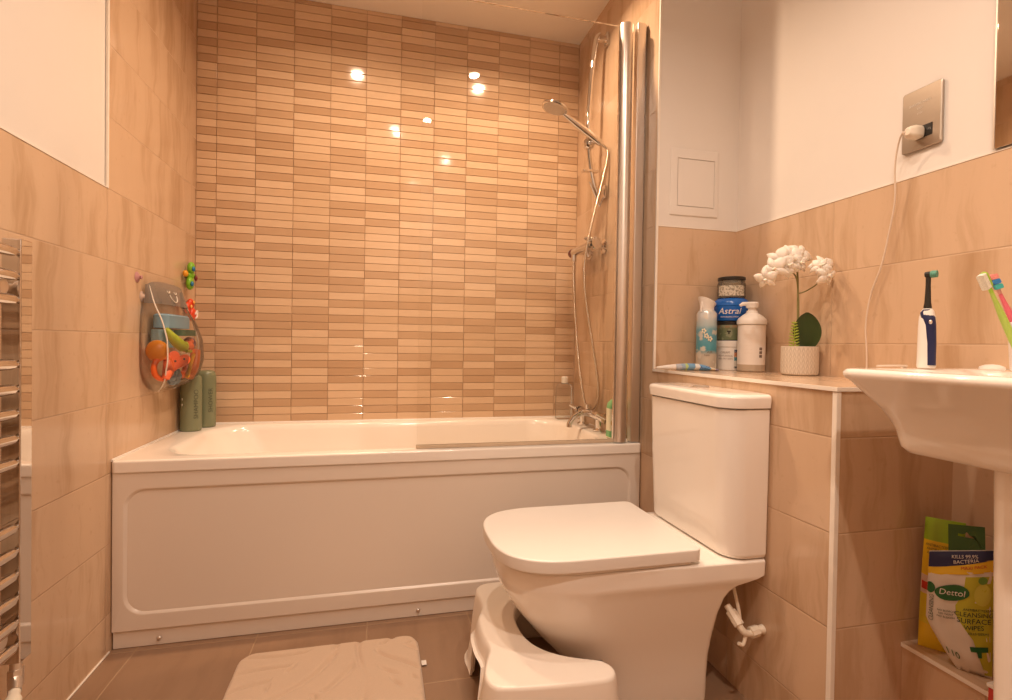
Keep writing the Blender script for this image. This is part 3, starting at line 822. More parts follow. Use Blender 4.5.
ah = thing('access_hatch', 'white square-cornered access hatch in the painted niche wall', 'access panel', (1.855, YN, 1.4))
b = B()
def hring(x0, x1, z0, z1, y, r=.002): return [Vector((p.x, y, p.y)) for p in rrect(x0, x1, z0, z1, r, 0, 3)]
loft(b, [hring(1.758, 1.952, 1.392, 1.630, YN), hring(1.758, 1.952, 1.392, 1.630, YN - .003), hring(1.762, 1.948, 1.396, 1.626, YN - .005), hring(1.784, 1.936, 1.424, 1.596, YN - .005), hring(1.785, 1.935, 1.425, 1.595, YN - .0015)], False, False)
obj('frame', b, m_paint, ah)
b = B(); box(b, (1.7865, YN - .0045, 1.4265), (1.9335, YN - .0012, 1.5935), .0008); obj('door', b, m_paint, ah)

# ------------------------------------------------------------------ toiletries on the ledge
LZ1 = LZ + .0005
def camang(x, y): return math.atan2(CAM.y - y, CAM.x - x)
af = thing('air_freshener', 'slim pale blue air freshener can with slanted white cap on the ledge', 'air freshener', (1.868, -.842, LZ))
ax_, ay_ = 1.868, -.842
m_af, nt, out = newmat('freshener_print')
v, s = coords(nt)
f = mth(nt, 'DIVIDE', s[2], .25)
g1 = mth(nt, 'ADD', mth(nt, 'MULTIPLY', s[0], .6), mth(nt, 'MULTIPLY', s[1], -.3))
f2 = mth(nt, 'ADD', f, mth(nt, 'MULTIPLY', noisetex(nt, v, 18, 2), .10))
c = ramp(nt, f2, [(0, (.62, .55, .44)), (.26, (.60, .54, .45)), (.31, (.10, .34, .42)), (.36, (.10, .36, .46)), (.60, (.18, .42, .54)), (.66, (.45, .58, .62)), (.80, (.62, .66, .68)), (1, (.58, .60, .62))])
n = noisetex(nt, v, 26, 2)
c = mix(nt, ramp(nt, n, [(.56, (0, 0, 0)), (.62, (.8, .8, .8))]), c, (.75, .70, .60))
bsdf(nt, out, c, .25, .2)
b = B(); lathe(b, [(.032, 0), (.0345, .004), (.0345, .15), (.033, .172), (.034, .195), (.0245, .208)], (ax_, ay_, LZ1), 32); obj('can', b, m_af, af)
b = B()
rings = []
for k, (r, z, sl) in enumerate(((.0245, .208, 0), (.024, .216, 0), (.0265, .232, .25), (.030, .240, .38), (.031, .2455, .42), (.027, .2475, .42), (.008, .248, .42))):
    rings.append([Vector((ax_ + r * math.cos(a), ay_ + r * math.sin(a) * .9, LZ1 + z - sl * r * math.cos(a) - .004 * (sl > 0))) for a in [2 * PI * i / 28 for i in range(28)]])
loft(b, rings); tube(b, [(ax_ - .022, ay_ - .006, LZ1 + .236), (ax_ - .030, ay_ - .008, LZ1 + .20)], [.006, .003], 8); obj('cap', b, m_wpl, af)
b = B(); wrap_text(b, 'AIR', .012, (ax_, ay_), .0345, camang(ax_, ay_) + .35, LZ + .062); wrap_text(b, 'fresh', .009, (ax_, ay_), .0345, camang(ax_, ay_) + .1, LZ + .052); obj('print', b, mat('brown_print', (.15, .11, .09), .5), af)
b = B()
for k, (aa, zz) in enumerate(((.0, .118), (.35, .108), (-.25, .135))):
    for j in range(5):
        a = camang(ax_, ay_) + aa + .16 * math.cos(j * 1.257); z_ = LZ + zz + .006 * math.sin(j * 1.257)
        ellipsoid(b, (ax_ + .0347 * math.cos(a), ay_ + .0347 * math.sin(a), z_), (.003, .003, .004), seg=8)
obj('blossom_print', b, mat('blossom', (.85, .76, .60), .5), af)

sx_, sy_ = 1.965, -.842
ca = camang(sx_, sy_)
t = thing('white_tub', 'round white cosmetic tub, lowest of the stack on the ledge', 'tub', (sx_, sy_, LZ), 'stacked tubs and jars on the ledge')
b = B(); lathe(b, [(.044, 0), (.0465, .003), (.0465, .080)], (sx_, sy_, LZ1), 36); obj('body', b, m_wpl, t)
b = B(); lathe(b, [(.047, .0805), (.0485, .082), (.0485, .1), (.046, .1025)], (sx_, sy_, LZ1), 36); obj('lid', b, m_wpl, t)
b = B()
for k, (l, dz) in enumerate((('CREAM', .062), ('MOISTURISING', .050), ('FOR DRY SKIN', .040))): wrap_text(b, l, .0075 if k else .010, (sx_, sy_), .0465, ca - .35, LZ + dz)
obj('print', b, mat('grey_print', (.35, .30, .27), .5), t)
b = B()
def patch(b, c, r, a0, a1, z0, z1, n=6, eps=.0006):
    rows = [[Vector((c[0] + (r + eps) * math.cos(a0 + (a1 - a0) * i / n), c[1] + (r + eps) * math.sin(a0 + (a1 - a0) * i / n), z)) for z in (z0, z1)] for i in range(n + 1)]
    loft(b, rows, False, False, closed=False)
patch(b, (sx_, sy_), .0465, ca + .28, ca + .62, LZ + .008, LZ + .072)
obj('label_panel', b, bands('tub_panel', 2, [(0, (.65, .60, .52)), (.008, (.08, .09, .10)), (.014, (.65, .62, .55)), (.034, (.05, .25, .30)), (.046, (.55, .22, .10)), (.062, (.08, .10, .16)), (.08, (.08, .1, .16))], spots=(300, .62, (.7, .65, .55))), t)

t = thing('green_jar', 'dark jar with green and brown label between the white and blue tubs', 'jar', (sx_, sy_, LZ + .1035), 'stacked tubs and jars on the ledge')
z0 = LZ1 + .1032
b = B(); lathe(b, [(.043, 0), (.0455, .002), (.0455, .054)], (sx_, sy_, z0), 36); obj('body', b, bands('green_label', 2, [(0, (.02, .02, .02)), (.003, (.14, .17, .09)), (.038, (.17, .18, .09)), (.045, (.30, .20, .11)), (.06, (.3, .2, .11))], spots=(45, .60, (.25, .27, .17))), t)
b = B(); lathe(b, [(.046, .0545), (.047, .056), (.047, .066), (.045, .0675)], (sx_, sy_, z0), 36); obj('lid', b, m_blk, t)
b = B(); patch(b, (sx_, sy_), .0455, ca - .25, ca + .02, z0 + .029, z0 + .034); patch(b, (sx_, sy_), .0455, ca - .16, ca - .06, z0 + .022, z0 + .029)
obj('logo', b, m_blk, t)

t = thing('blue_tub', 'bright blue rounded cream tub with white script, on the green jar', 'tub', (sx_, sy_, z0 + .0678), 'stacked tubs and jars on the ledge')
z1 = z0 + .0680
m_blue = mat('bright_blue_plastic', (.012, .13, .52), .25, var=.02)
b = B(); lathe(b, [(.046, 0), (.050, .003), (.055, .022), (.0575, .045), (.0575, .0515)], (sx_, sy_, z1), 40); obj('body', b, m_blue, t)
b = B(); lathe(b, [(.0575, .0518), (.0590, .053), (.0590, .060), (.056, .070), (.048, .0775), (.045, .079)], (sx_, sy_, z1), 40); obj('lid', b, m_blue, t)
b = B(); wrap_text(b, 'Astral', .030, (sx_, sy_), .0565, ca - .10, z1 + .033, shear=.25, eps=.0022); wrap_text(b, 'MOISTURISING CREAM', .0058, (sx_, sy_), .0535, ca - .10, z1 + .0135, eps=.0012); obj('script', b, mat('white_print', (.85, .80, .75), .4), t)

t = thing('clear_jar', 'glass jar with black lid and printed label, topmost of the ledge stack', 'jar', (sx_, sy_, z1 + .0793), 'stacked tubs and jars on the ledge')
z2 = z1 + .0795
b = B(); lathe(b, [(.001, 0), (.043, 0), (.046, .003), (.0465, .050), (.043, .058), (.0425, .063), (.041, .063), (.0415, .057), (.0445, .049), (.044, .004), (.001, .003)], (sx_, sy_, z2), 36); obj('body', b, m_jar, t)
b = B(); lathe(b, [(.001, .0635), (.0445, .0635), (.0460, .065), (.0460, .0735), (.043, .0755), (.001, .0757)], (sx_, sy_, z2), 36); obj('lid', b, m_blk, t)
b = B(); patch(b, (sx_, sy_), .0465, ca - 1.05, ca + 1.05, z2 + .008, z2 + .044, n=24)
obj('label_band', b, bands('jar_label', 2, [(0, (.62, .57, .48)), (1, (.6, .55, .45))], spots=(150, .52, (.30, .27, .20))), t)
b = B(); lathe(b, [(.001, .0035), (.0435, .0045), (.044, .030), (.001, .030)], (sx_, sy_, z2), 30); obj('contents', b, mat('jar_contents', (.42, .36, .24), .7, var=.1, scale=90), t)

pb = thing('pump_bottle', 'white pump dispenser bottle in front of the stacked tubs', 'pump bottle', (1.968, -.945, LZ))
c = (1.968, -.945)
b = B(); lathe(b, [(.040, 0), (.0430, .003), (.0430, .152), (.0425, .155)], (*c, LZ1), 36); obj('body', b, bands('pump_body', 2, [(0, (.50, .40, .30)), (.024, (.83, .77, .71)), (.2, (.83, .77, .71))]), pb)
b = B(); lathe(b, [(.0435, .1555), (.0465, .158), (.0465, .168), (.043, .176), (.030, .188), (.0185, .195), (.017, .203)], (*c, LZ1), 36); obj('collar', b, m_wpl, pb)
b = B(); lathe(b, [(.013, .203), (.013, .211), (.019, .213), (.021, .228), (.017, .232), (.001, .233)], (*c, LZ1), 28)
ca2 = camang(*c); dd = Vector((math.cos(ca2 - 1.35), math.sin(ca2 - 1.35), 0)); p = Vector((*c, LZ1 + .226))
tube(b, [p, p + dd * .030, p + dd * .038 + Vector((0, 0, -.006))], [.0075, .0065, .005], 12, sx=1); obj('pump_head', b, m_wpl, pb)
b = B()
for k in range(7): wrap_text(b, '- - - - - - -', .006, c, .0430, ca2 - .25, LZ + .135 - .012 * k)
obj('print', b, mat('pale_print', (.62, .52, .46), .5), pb)
b = B()
for k in range(3): patch(b, c, .0430, ca2 + .58, ca2 + .82, LZ + .048 + .012 * k, LZ + .057 + .012 * k)
obj('barcode', b, mat('dark_print', (.20, .15, .12), .5), pb)

tu = thing('cream_tube', 'blue and white cream tube lying on the ledge beside the air freshener', 'tube', (1.76, -.89, LZ))
b = B()
a, e_ = Vector((1.728, -.878, LZ1)), Vector((1.868, -.905, LZ1)); d = (e_ - a).normalized(); w_ = Vector((-d.y, d.x, 0))
L = (e_ - a).length
rings = []
for k, (hw, hh) in enumerate(((.010, .0105), (.0125, .0115), (.0145, .012), (.016, .0115), (.018, .0095), (.0195, .006), (.020, .0022))):
    p = a + d * L * k / 6
    rings.append([p + w_ * hw * math.cos(t_) + Vector((0, 0, max(hh, .0022) + hh * math.sin(t_))) for t_ in [2 * PI * i / 18 for i in range(18)]])
loft(b, rings)
m_tube, nt, out = newmat('tube_print')
v, s = coords(nt)
f = mth(nt, 'DIVIDE', mth(nt, 'ADD', s[0], .032), .14)
n = noisetex(nt, v, 60, 2)
f = mth(nt, 'ADD', f, mth(nt, 'MULTIPLY', mth(nt, 'SUBTRACT', n, .5), .10))
c_ = ramp(nt, f, [(0, (.45, .50, .58)), (.10, (.30, .42, .55)), (.18, (.45, .60, .25)), (.24, (.17, .36, .58)), (.42, (.70, .70, .68)), (.52, (.14, .33, .58)), (.76, (.80, .68, .50)), (.88, (.30, .28, .48)), (.96, (.75, .65, .55))], 'CONSTANT')
bsdf(nt, out, c_, .3)
obj('body', b, m_tube, tu)
b = B(); tube(b, [a - d * .066 + Vector((0, 0, .0075)), a - d * .062 + Vector((0, 0, .0078)), a - d * .03 + Vector((0, 0, .0098)), a - d * .001 + Vector((0, 0, .0108))], [.0035, .0042, .0075, .0098], 18); obj('nozzle_cap', b, m_wpl, tu)
b = B(); flat_text(b, 'Andol', .013, a.lerp(e_, .64) - w_ * .0170 + Vector((0, 0, .0105)), -w_ + Vector((0, 0, .35)), shear=.3); obj('lettering', b, mat('navy_print', (.02, .03, .16), .4), tu)

# orchid
oc = Vector((1.979, -1.138, LZ1))
op = thing('potted_orchid', 'artificial white orchid in a patterned stone pot on the ledge', 'plant', (oc.x, oc.y, LZ))
m_pot, nt, out = newmat('patterned_pot')
v, s = coords(nt)
ang = mth(nt, 'ARCTAN2', s[1], s[0])
u_ = mth(nt, 'MULTIPLY', ang, 14 / PI)
fu = mth(nt, 'ABSOLUTE', mth(nt, 'SUBTRACT', mth(nt, 'FRACT', u_), .5))
ch_ = mth(nt, 'FRACT', mth(nt, 'ADD', mth(nt, 'MULTIPLY', s[2], 60), mth(nt, 'MULTIPLY', fu, 2.2)))
line = mth(nt, 'LESS_THAN', mth(nt, 'ABSOLUTE', mth(nt, 'SUBTRACT', ch_, .5)), .13)
ln2 = mth(nt, 'GREATER_THAN', fu, .44)
line = mth(nt, 'MAXIMUM', line, ln2)
bsdf(nt, out, mix(nt, line, (.56, .48, .39), (.72, .64, .54)), .7, bump=line, bstr=.6, bdist=.002)
b = B(); lathe(b, [(.001, 0), (.044, 0), (.049, .004), (.0505, .012), (.0505, .083), (.049, .086), (.046, .086), (.045, .070), (.001, .069)], oc, 40); obj('pot', b, m_pot, op)
b = B(); lathe(b, [(.001, .0695), (.0445, .0695), (.0445, .075), (.03, .079), (.001, .080)], oc, 24); obj('soil', b, mat('moss', (.14, .12, .06), .9, var=.4, scale=200), op)
m_stem = mat('green_stem', (.22, .20, .07), .5)
st0 = oc + Vector((-.004, .006, .075)); top = Vector((1.972, -1.13, 1.150))
b = B(); tube(b, smoothpts([st0, oc + Vector((-.003, .006, .18)), (1.976, -1.129, 1.10), top], 6), [.0036] * 10 + [.0028] * 9, 10)
brL = smoothpts([(1.977, -1.128, 1.095), (1.962, -1.135, 1.135), (1.93, -1.14, 1.150), (1.88, -1.14, 1.135), (1.845, -1.138, 1.105)], 6)
brR = smoothpts([(1.977, -1.128, 1.085), (1.995, -1.145, 1.095), (1.992, -1.185, 1.112), (1.985, -1.21, 1.14)], 6)
brT = smoothpts([top, (1.955, -1.135, 1.158), (1.925, -1.14, 1.17)], 5)
tube(b, brL, .0020, 8); tube(b, brR, .0020, 8); tube(b, brT, .0018, 8); obj('stem', b, m_stem, op)
m_pet = mat('orchid_petal', (.88, .80, .70), .55, var=.03, Subsurface_Weight=.15)
def flower(c, face, s_, spin=0):
    c = Vector(c); R = frame(Vector(face)) @ Matrix.Rotation(spin, 3, 'Z')
    b = B()
    for k in range(5):
        a = PI / 2 + k * 2 * PI / 5
        wide = .62 if k in (1, 4) else .40
        L = 1.0 if k else .95
        rows = []
        for i in range(7):
            f = i / 6; w = wide * math.sin(PI * min(1, f * .88 + .10)) ** .8
            row = []
            for j in range(5):
                g = (j - 2) / 2
                row.append(Vector((f * L, g * w * .62, .16 * math.sin(f * PI) - .30 * f * f - .10 * g * g + .03 * math.sin(g * 7 + k))))
            rows.append(row)
        Ra = Matrix.Rotation(a, 3, 'Z')
        for dz in (0,):
            rr = [[c + R @ (Ra @ p) * s_ for p in row] for row in rows]
            th = R @ Vector((0, 0, -.0009))
            ring_rows = [row + [p + th for p in reversed(row)] for row in rr]
            loft(b, ring_rows)
    ellipsoid(b, c + R @ Vector((0, -.05, .14)) * s_, (.16 * s_, .12 * s_, .2 * s_), R, 8)
    ellipsoid(b, c + R @ Vector((0, -.28, .10)) * s_, (.10 * s_, .2 * s_, .12 * s_), R, 8)
    return b
fl = [((1.925, -1.150, 1.192), (-.5, -.8, .25), .046, .2), ((1.890, -1.150, 1.180), (-.7, -.7, .1), .044, 1.0), ((1.960, -1.150, 1.200), (-.2, -.9, .3), .044, -.5),
      ((1.868, -1.155, 1.152), (-.8, -.6, -.1), .040, .5), ((1.905, -1.165, 1.160), (-.4, -.9, -.1), .036, 2.1), ((1.843, -1.150, 1.122), (-.7, -.6, -.4), .034, .1), ((1.945, -1.165, 1.172), (-.2, -.9, .0), .034, 1.4),
      ((1.992, -1.205, 1.160), (-.3, -.9, .2), .038, .3), ((1.985, -1.225, 1.130), (-.1, -.9, -.2), .034, 1.2), ((1.968, -1.215, 1.155), (-.8, -.6, .2), .030, 2.)]
for f in fl: obj('flower', flower(*f), m_pet, op, sharp=180)
b = B()     # large paddle leaf
lc = Vector((1.985, -1.160, LZ1 + .078)); nl = Vector((CAM.x - lc.x - .5, CAM.y - lc.y, 0)).normalized(); R = frame(nl)
rows = []
for i in range(15):
    f = i / 14; w = .037 * math.sin(PI * (f * .93 + .065)) ** .62
    row = [lc + R @ Vector((g * w, f * .108, .010 * f + .006 * g * g)) for g in (-1, -.66, -.33, 0, .33, .66, 1)]
    rows.append(row + [p - nl * .002 for p in reversed(row)])
loft(b, rows); obj('leaf', b, mat('dark_leaf', (.030, .055, .012), .38), op, sharp=60, label='large dark green paddle leaf')
b = B()     # small fern sprig
fc = Vector((1.942, -1.152, LZ1 + .075)); tube(b, [fc, fc + Vector((.004, 0, .045)), fc + Vector((.002, 0, .088))], [.0018, .0014, .0008], 6)
for k in range(9):
    z = .008 + .0088 * k; s_ = .017 * (1 - (k / 9) ** 2 * .6)
    for sg in (-1, 1):
        for q in (0, 1):
            d = (R @ Vector((sg, .55, .5 * (q * 2 - 1)))).normalized(); p = fc + Vector((.003, 0, z))
            tube(b, [p, p + d * s_ * .5, p + d * s_], [.0008, .0026, .0005], 6)
obj('fern_sprig', b, mat('lime_leaf', (.34, .42, .05), .5), op, label='small lime green sprig')

# ------------------------------------------------------------------ wipes on the low ledge
LL = .2726
def pack(name, label, cat, bl, br_, h, th, n, m, lean=(0, 0, 0), sag=.0, nseg=14, crease=.0025, seed=0, topw=1.0, cut=0, tilt=0):
    """soft pouch: bottom-left, bottom-right corners, height, thickness"""
    bl, br_ = Vector(bl), Vector(br_); R_ = (br_ - bl); W = R_.length; R_.normalize()
    lean = Vector(lean)
    fr, bk = [], []
    for j in range(nseg + 1):
        v_ = j / nseg
        for side_, lst in ((1, fr), (-1, bk)):
            row = []
            for i in range(nseg + 1):
                u_ = i / nseg
                bul = (1 - abs(2 * u_ - 1) ** 3) ** .7 * (min(1, v_ * 6, (1 - v_) * 3.0)) ** .6
                lc_ = cut * max(0, 1 - v_ / .40) ** 1.2
                wq = (u_ - .5) * (1 + (topw - 1) * v_) + .5
                wq = lc_ + wq * (1 - lc_)
                p = bl + R_ * W * wq + Vector((0, 0, h * v_ + tilt * u_ * v_)) + lean * v_ * v_ + n * side_ * (.0015 + th / 2 * bul + crease * bul * noise.noise(Vector((u_ * 4, v_ * 7, seed + side_))))
                row.append(p)
            lst.append(row)
    b = B()
    rings = [f + list(reversed(k)) for f, k in zip(fr, bk)]
    loft(b, rings)
    return b, fr
n1 = Vector((-.72, -.69, 0)).normalized(); r1 = Vector((-n1.y, n1.x, 0))
if r1.y > 0: r1 = -r1
# yellow and green refill pouch behind
yp = thing('wipes_pouch', 'yellow wipes pouch with lime green top behind the white pack on the low ledge', 'wipes pack', (1.935, -1.555, LL), 'cleaning wipes on the low ledge')
nY = Vector((-.80, -.60, 0)).normalized(); rY = Vector((nY.y * -1, nY.x, 0)); rY = -rY if rY.y > 0 else rY
blY = Vector((1.922, -1.546, LL))
m_yel = bands('yellow_pouch', 2, [(0, (.80, .58, .02)), (.055, (.70, .60, .03)), (.12, (.72, .55, .45)), (.160, (.82, .56, .02)), (.236, (.30, .48, .02)), (.4, (.3, .48, .02))])
b, frY = pack('p', '', '', blY, blY + rY * .072, .285, .026, nY, m_yel, lean=(.004, -.003, 0), seed=3, topw=.92)
obj('pouch', b, m_yel, yp, sharp=60)
def onp(fr, u_, v_, eps=.0012, n=None):
    N = len(fr) - 1; i, j = min(int(u_ * N), N - 1), min(int(v_ * N), N - 1); a_, b_ = u_ * N - i, v_ * N - j
    p = fr[j][i] * (1 - a_) * (1 - b_) + fr[j][i + 1] * a_ * (1 - b_) + fr[j + 1][i] * (1 - a_) * b_ + fr[j + 1][i + 1] * a_ * b_
    return p + n * eps
def ptext(fr, n, txt, size, uc, vc, W, Hh, rot=0, eps=.0012, shear=0):
    tt = textbm(txt, size, .00005, shear); bmesh.ops.subdivide_edges(tt, edges=[e for e in tt.edges if e.calc_length() > .006], cuts=1)
    for q in tt.verts:
        x, y = q.co.x * math.cos(rot) - q.co.y * math.sin(rot), q.co.x * math.sin(rot) + q.co.y * math.cos(rot)
        q.co = onp(fr, min(.999, max(0, uc + x / W)), min(.999, max(0, vc + y / Hh)), eps + q.co.z, n)
    return tt
def ppatch(fr, n, poly, eps, K=1):
    """filled outline following the pouch surface"""
    bb = B()
    c_ = (sum(p[0] for p in poly) / len(poly), sum(p[1] for p in poly) / len(poly))
    N = len(poly)
    levels = 5
    vs = []
    for l in range(1, levels + 1):
        f = l / levels
        vs.append([bb.verts.new(onp(fr, min(.999, max(0, c_[0] + (p[0] - c_[0]) * f)), min(.999, max(0, c_[1] + (p[1] - c_[1]) * f)), eps, n)) for p in poly])
    cv = bb.verts.new(onp(fr, c_[0], c_[1], eps, n))
    for i in range(N):
        j = (i + 1) % N; bb.faces.new((cv, vs[0][i], vs[0][j]))
        for a_, b_ in zip(vs, vs[1:]): bb.faces.new((a_[i], a_[j], b_[j], b_[i]))
    return bb
def dense(poly, k=5):
    out = []
    for a_, b_ in zip(poly, poly[1:] + poly[:1]):
        for i in range(k): out.append((a_[0] + (b_[0] - a_[0]) * i / k, a_[1] + (b_[1] - a_[1]) * i / k))
    return out
m_dgr = mat('dark_green_print', (.015, .12, .03), .4)
m_red = mat('red_print', (.55, .04, .02), .4)
b = B(); merge(b, ppatch(frY, nY, dense([(.02, .455), (.40, .455), (.40, .515), (.02, .515)]), .0012)); obj('red_flash', b, m_red, yp)
b = B()
for k, v_ in enumerate((.80, .77, .74)): merge(b, ptext(frY, nY, 'ANTIBACTERIAL'[: 12 - k], .0075, .36, v_, .085, .275))
merge(b, ptext(frY, nY, 'Q', .028, .30, .64, .085, .275)); obj('print', b, mat('brown_print2', (.16, .11, .02), .5), yp)

wpk = thing('wipes_pack', 'white surface wipes pack with navy and yellow band on the low ledge', 'wipes pack', (1.935, -1.63, LL), 'cleaning wipes on the low ledge')
nW = Vector((-.80, -.60, 0)).normalized(); rW = Vector((.60, -.80, 0)).normalized()
blW = Vector((1.884, -1.588, LL)); WW = .105; HW = .228
m_wh, nt, out = newmat('white_film')
v, s = coords(nt)
bsdf(nt, out, mix(nt, noisetex(nt, v, 14), (.74, .68, .62), (.62, .56, .50)), .28)
b, frW = pack('p', '', '', blW, blW + rW * WW, HW, .032, nW, m_wh, lean=(.002, .0, 0), seed=9, crease=.007, nseg=20, topw=.94, cut=.50, tilt=.028)
obj('pack', b, m_wh, wpk, sharp=60)
def add(nm, bb, m_, lab=None): obj(nm, bb, m_, wpk, label=lab, sharp=180)
add('yellow_green_panel', ppatch(frW, nW, dense([(.58, .80), (.999, .80), (.999, .02), (.80, .02), (.72, .20), (.68, .30), (.45, .48), (.44, .56), (.55, .66)]), .0009), mat('lime_panel', (.50, .48, .03), .4))
add('yellow_band', ppatch(frW, nW, dense([(0, .80), (.999, .83), (.999, .93), (.5, .89), (0, .86)]), .0012), mat('yellow_print', (.78, .50, .02), .4))
add('navy_band', ppatch(frW, nW, dense([(0, .86), (.45, .885), (.999, .925), (.999, .998), (.0, .998)]), .0016), mat('navy_band', (.010, .014, .075), .35))
leafp = []
for i in range(22):
    a = 2 * PI * i / 22; r_ = 1 + .12 * math.sin(a * 2 + .6)
    leafp.append((.38 + .245 * r_ * math.cos(a), 0.66 + .074 * r_ * math.sin(a)))
add('leaf_emblem', ppatch(frW, nW, leafp, .0022), m_dgr)
add('side_emblem', ppatch(frW, nW, [(.04 + .08 * math.cos(2 * PI * i / 14) * (.8 if math.cos(2 * PI * i / 14) < 0 else 1), .68 + .05 * math.sin(2 * PI * i / 14)) for i in range(14)], .0022), m_dgr)
m_wp2 = mat('white_print2', (.80, .74, .68), .4)
add('brand_lettering', ptext(frW, nW, 'Dettol', .0160, .38, .66, WW, HW, eps=.0030, shear=.1), m_wp2)
b = B(); merge(b, ptext(frW, nW, 'KILLS 99.9%', .0085, .56, .955, WW, HW, eps=.0026)); merge(b, ptext(frW, nW, 'BACTERIA', .0090, .58, .918, WW, HW, eps=.0026, rot=.08)); add('band_lettering', b, m_wp2)
b = B(); merge(b, ptext(frW, nW, 'MAXI PACK', .008, .70, .872, WW, HW, eps=.0022, rot=.08)); add('red_lettering', b, m_red)
b = B()
for tx, v_, sz in (('CLEANSING', .495, .0115), ('SURFACE', .445, .0130), ('WIPES', .395, .0115)): merge(b, ptext(frW, nW, tx, sz, .72, v_, WW, HW, eps=.0022))
merge(b, ptext(frW, nW, 'ANTIBACTERIAL', .0065, .78, .535, WW, HW, eps=.0022)); merge(b, ptext(frW, nW, 'KILLS GERMS', .006, .78, .35, WW, HW, eps=.0022)); add('dark_lettering', b, mat('dark_green_text', (.02, .05, .025), .4))
b = B()
for k in range(3): merge(b, ptext(frW, nW, 'NO BLEACH' if k != 1 else 'NO TAINT', .0052, .30, .50 - .027 * k, WW, HW, eps=.0022))
add('small_lettering', b, mat('grey_green_text', (.10, .14, .09), .5)); b = B()
merge(b, ptext(frW, nW, 'CLEANSING', .010, .075, .50, WW, HW, eps=.0020, rot=PI / 2)); add('side_lettering', b, mat('grey_green_text', (.10, .14, .09), .5))
add('count_lettering', ptext(frW, nW, '110', .019, .20, .15, WW, HW, eps=.0022, rot=-.25), m_dgr)
b = B(); merge(b, ppatch(frW, nW, dense([(.60, .245), (.92, .255), (.92, .215), (.80, .21), (.79, .165), (.72, .165), (.71, .21), (.60, .205)], 3), .002)); add('nozzle_picture', b, m_dgr)
yel = [(.84 + .13 * math.cos(2 * PI * i / 20), .66 + .085 * math.sin(2 * PI * i / 20)) for i in range(20)]
add('lemon_picture', ppatch(frW, nW, yel, .0018), mat('lemon_print', (.58, .56, .08), .4))
b = B(); merge(b, ppatch(frW, nW, [(.84 + .07 * math.cos(2 * PI * i / 16), .77 + .03 * math.sin(2 * PI * i / 16)) for i in range(16)], .0024)); add('leaf_picture', b, mat('leaf_print', (.14, .28, .04), .4))
b = B()     # hanging flap with euro slot
fo = onp(frW, .33, .985, -.004, nW) + Vector((0, 0, .006))
R = frame(nW)
def fp(x, y, z=0): return fo + R @ Vector((x, y, z))
outl = [(-.002, -.012), (.054, -.004), (.052, .058), (-.004, .052)]
hole = [(.012, .036), (.021, .036), (.025, .042), (.029, .036), (.038, .036), (.038, .031), (.012, .031)]
for z in (0,):
    n8 = []
    import itertools
    oc_ = dense(outl, 7); hc_ = dense(hole, 4)
    cxh, cyh = .025, .035
    vo0 = [b.verts.new(fp(x, y, .0005)) for x, y in oc_]; vh0 = [b.verts.new(fp(x, y, .0005)) for x, y in hc_]
    # same count for both loops (28 / 28)
    def rot_to(lst, pts):
        k = min(range(len(pts)), key=lambda i: abs(math.atan2(pts[i][1] - cyh, pts[i][0] - cxh) + 2.2)); return lst[k:] + lst[:k]
    ho = hc_[::-1]; vh0 = vh0[::-1]
    vo0 = rot_to(vo0, oc_); vh0 = rot_to(vh0, ho)
    for i in range(28):
        j = (i + 1) % 28
        b.faces.new((vo0[i], vo0[j], vh0[j], vh0[i]))
bmesh.ops.solidify(b, geom=b.faces[:], thickness=.0008)
add('hanging_flap', b, mat('flap_green', (.035, .10, .02), .45), 'dark green hanging flap')

b = B(); box(b, (1.858, -1.768, .0005), (1.891, -1.722, .303), .002, 2)
rb = thing('red_carton', 'red carton with pale top partly hidden behind the basin pedestal', 'carton', (1.875, -1.745, 0))
obj('carton', b, mat('red_card', (.52, .045, .03), .45), rb)
b = B(); box(b, (1.856, -1.770, .3035), (1.893, -1.720, .311), .002, 2); obj('lid', b, m_wpl, rb)

# ------------------------------------------------------------------ toys by the left wall
tg = thing('toy_organiser', 'clear vinyl bath toy bag with grey smiling face on the left wall', 'toy bag', (.03, -.36, .74))
m_grey = thin_glass('grey_vinyl', (.42, .38, .35), 1.2, .2, .15)
m_pipe2 = mat('white_piping', (.80, .74, .66), .4)
def lerpt(t, x):
    for (a, va), (b_, vb) in zip(t, t[1:]):
        if x <= b_: return va + (vb - va) * (x - a) / (b_ - a)
    return t[-1][1]
def bagpt(u_, v_):
    """skin of the bag: u 0..1 from the near to the far wall edge, v 0..1 bottom to top"""
    w = lerpt(((0, .07), (.04, .115), (.12, .152), (.25, .172), (.5, .175), (.75, .165), (1, .150)), v_)
    d = lerpt(((0, .018), (.05, .065), (.13, .095), (.3, .110), (.5, .104), (.68, .080), (.82, .046), (1, .016)), v_)
    a = PI * (1 - u_)
    ca, sa = math.cos(a), max(0, math.sin(a))
    return Vector((.004 + d * sa ** .6, -.345 + w * math.copysign(abs(ca) ** .6, ca), .738 + .360 * v_))
b = B(); NU, NV = 22, 18
rows = [[bagpt(i / NU, j / NV) for i in range(NU + 1)] for j in range(NV + 1)]
loft(b, rows, False, False, closed=False)
obj('pouch', b, m_pvc, tg, sharp=180)
b = B()
rows = []
for j in range(7):
    v_ = .83 + .17 * j / 6
    rows.append([bagpt(i / NU, v_) + Vector((.004, 0, .018 * math.sin(PI * i / NU) * (j / 6))) for i in range(NU + 1)])
loft(b, rows, False, False, closed=False); bmesh.ops.solidify(b, geom=b.faces[:], thickness=.001); obj('face_band', b, m_grey, tg, sharp=180, label='smoky grey band with a smiling face')
b = B()
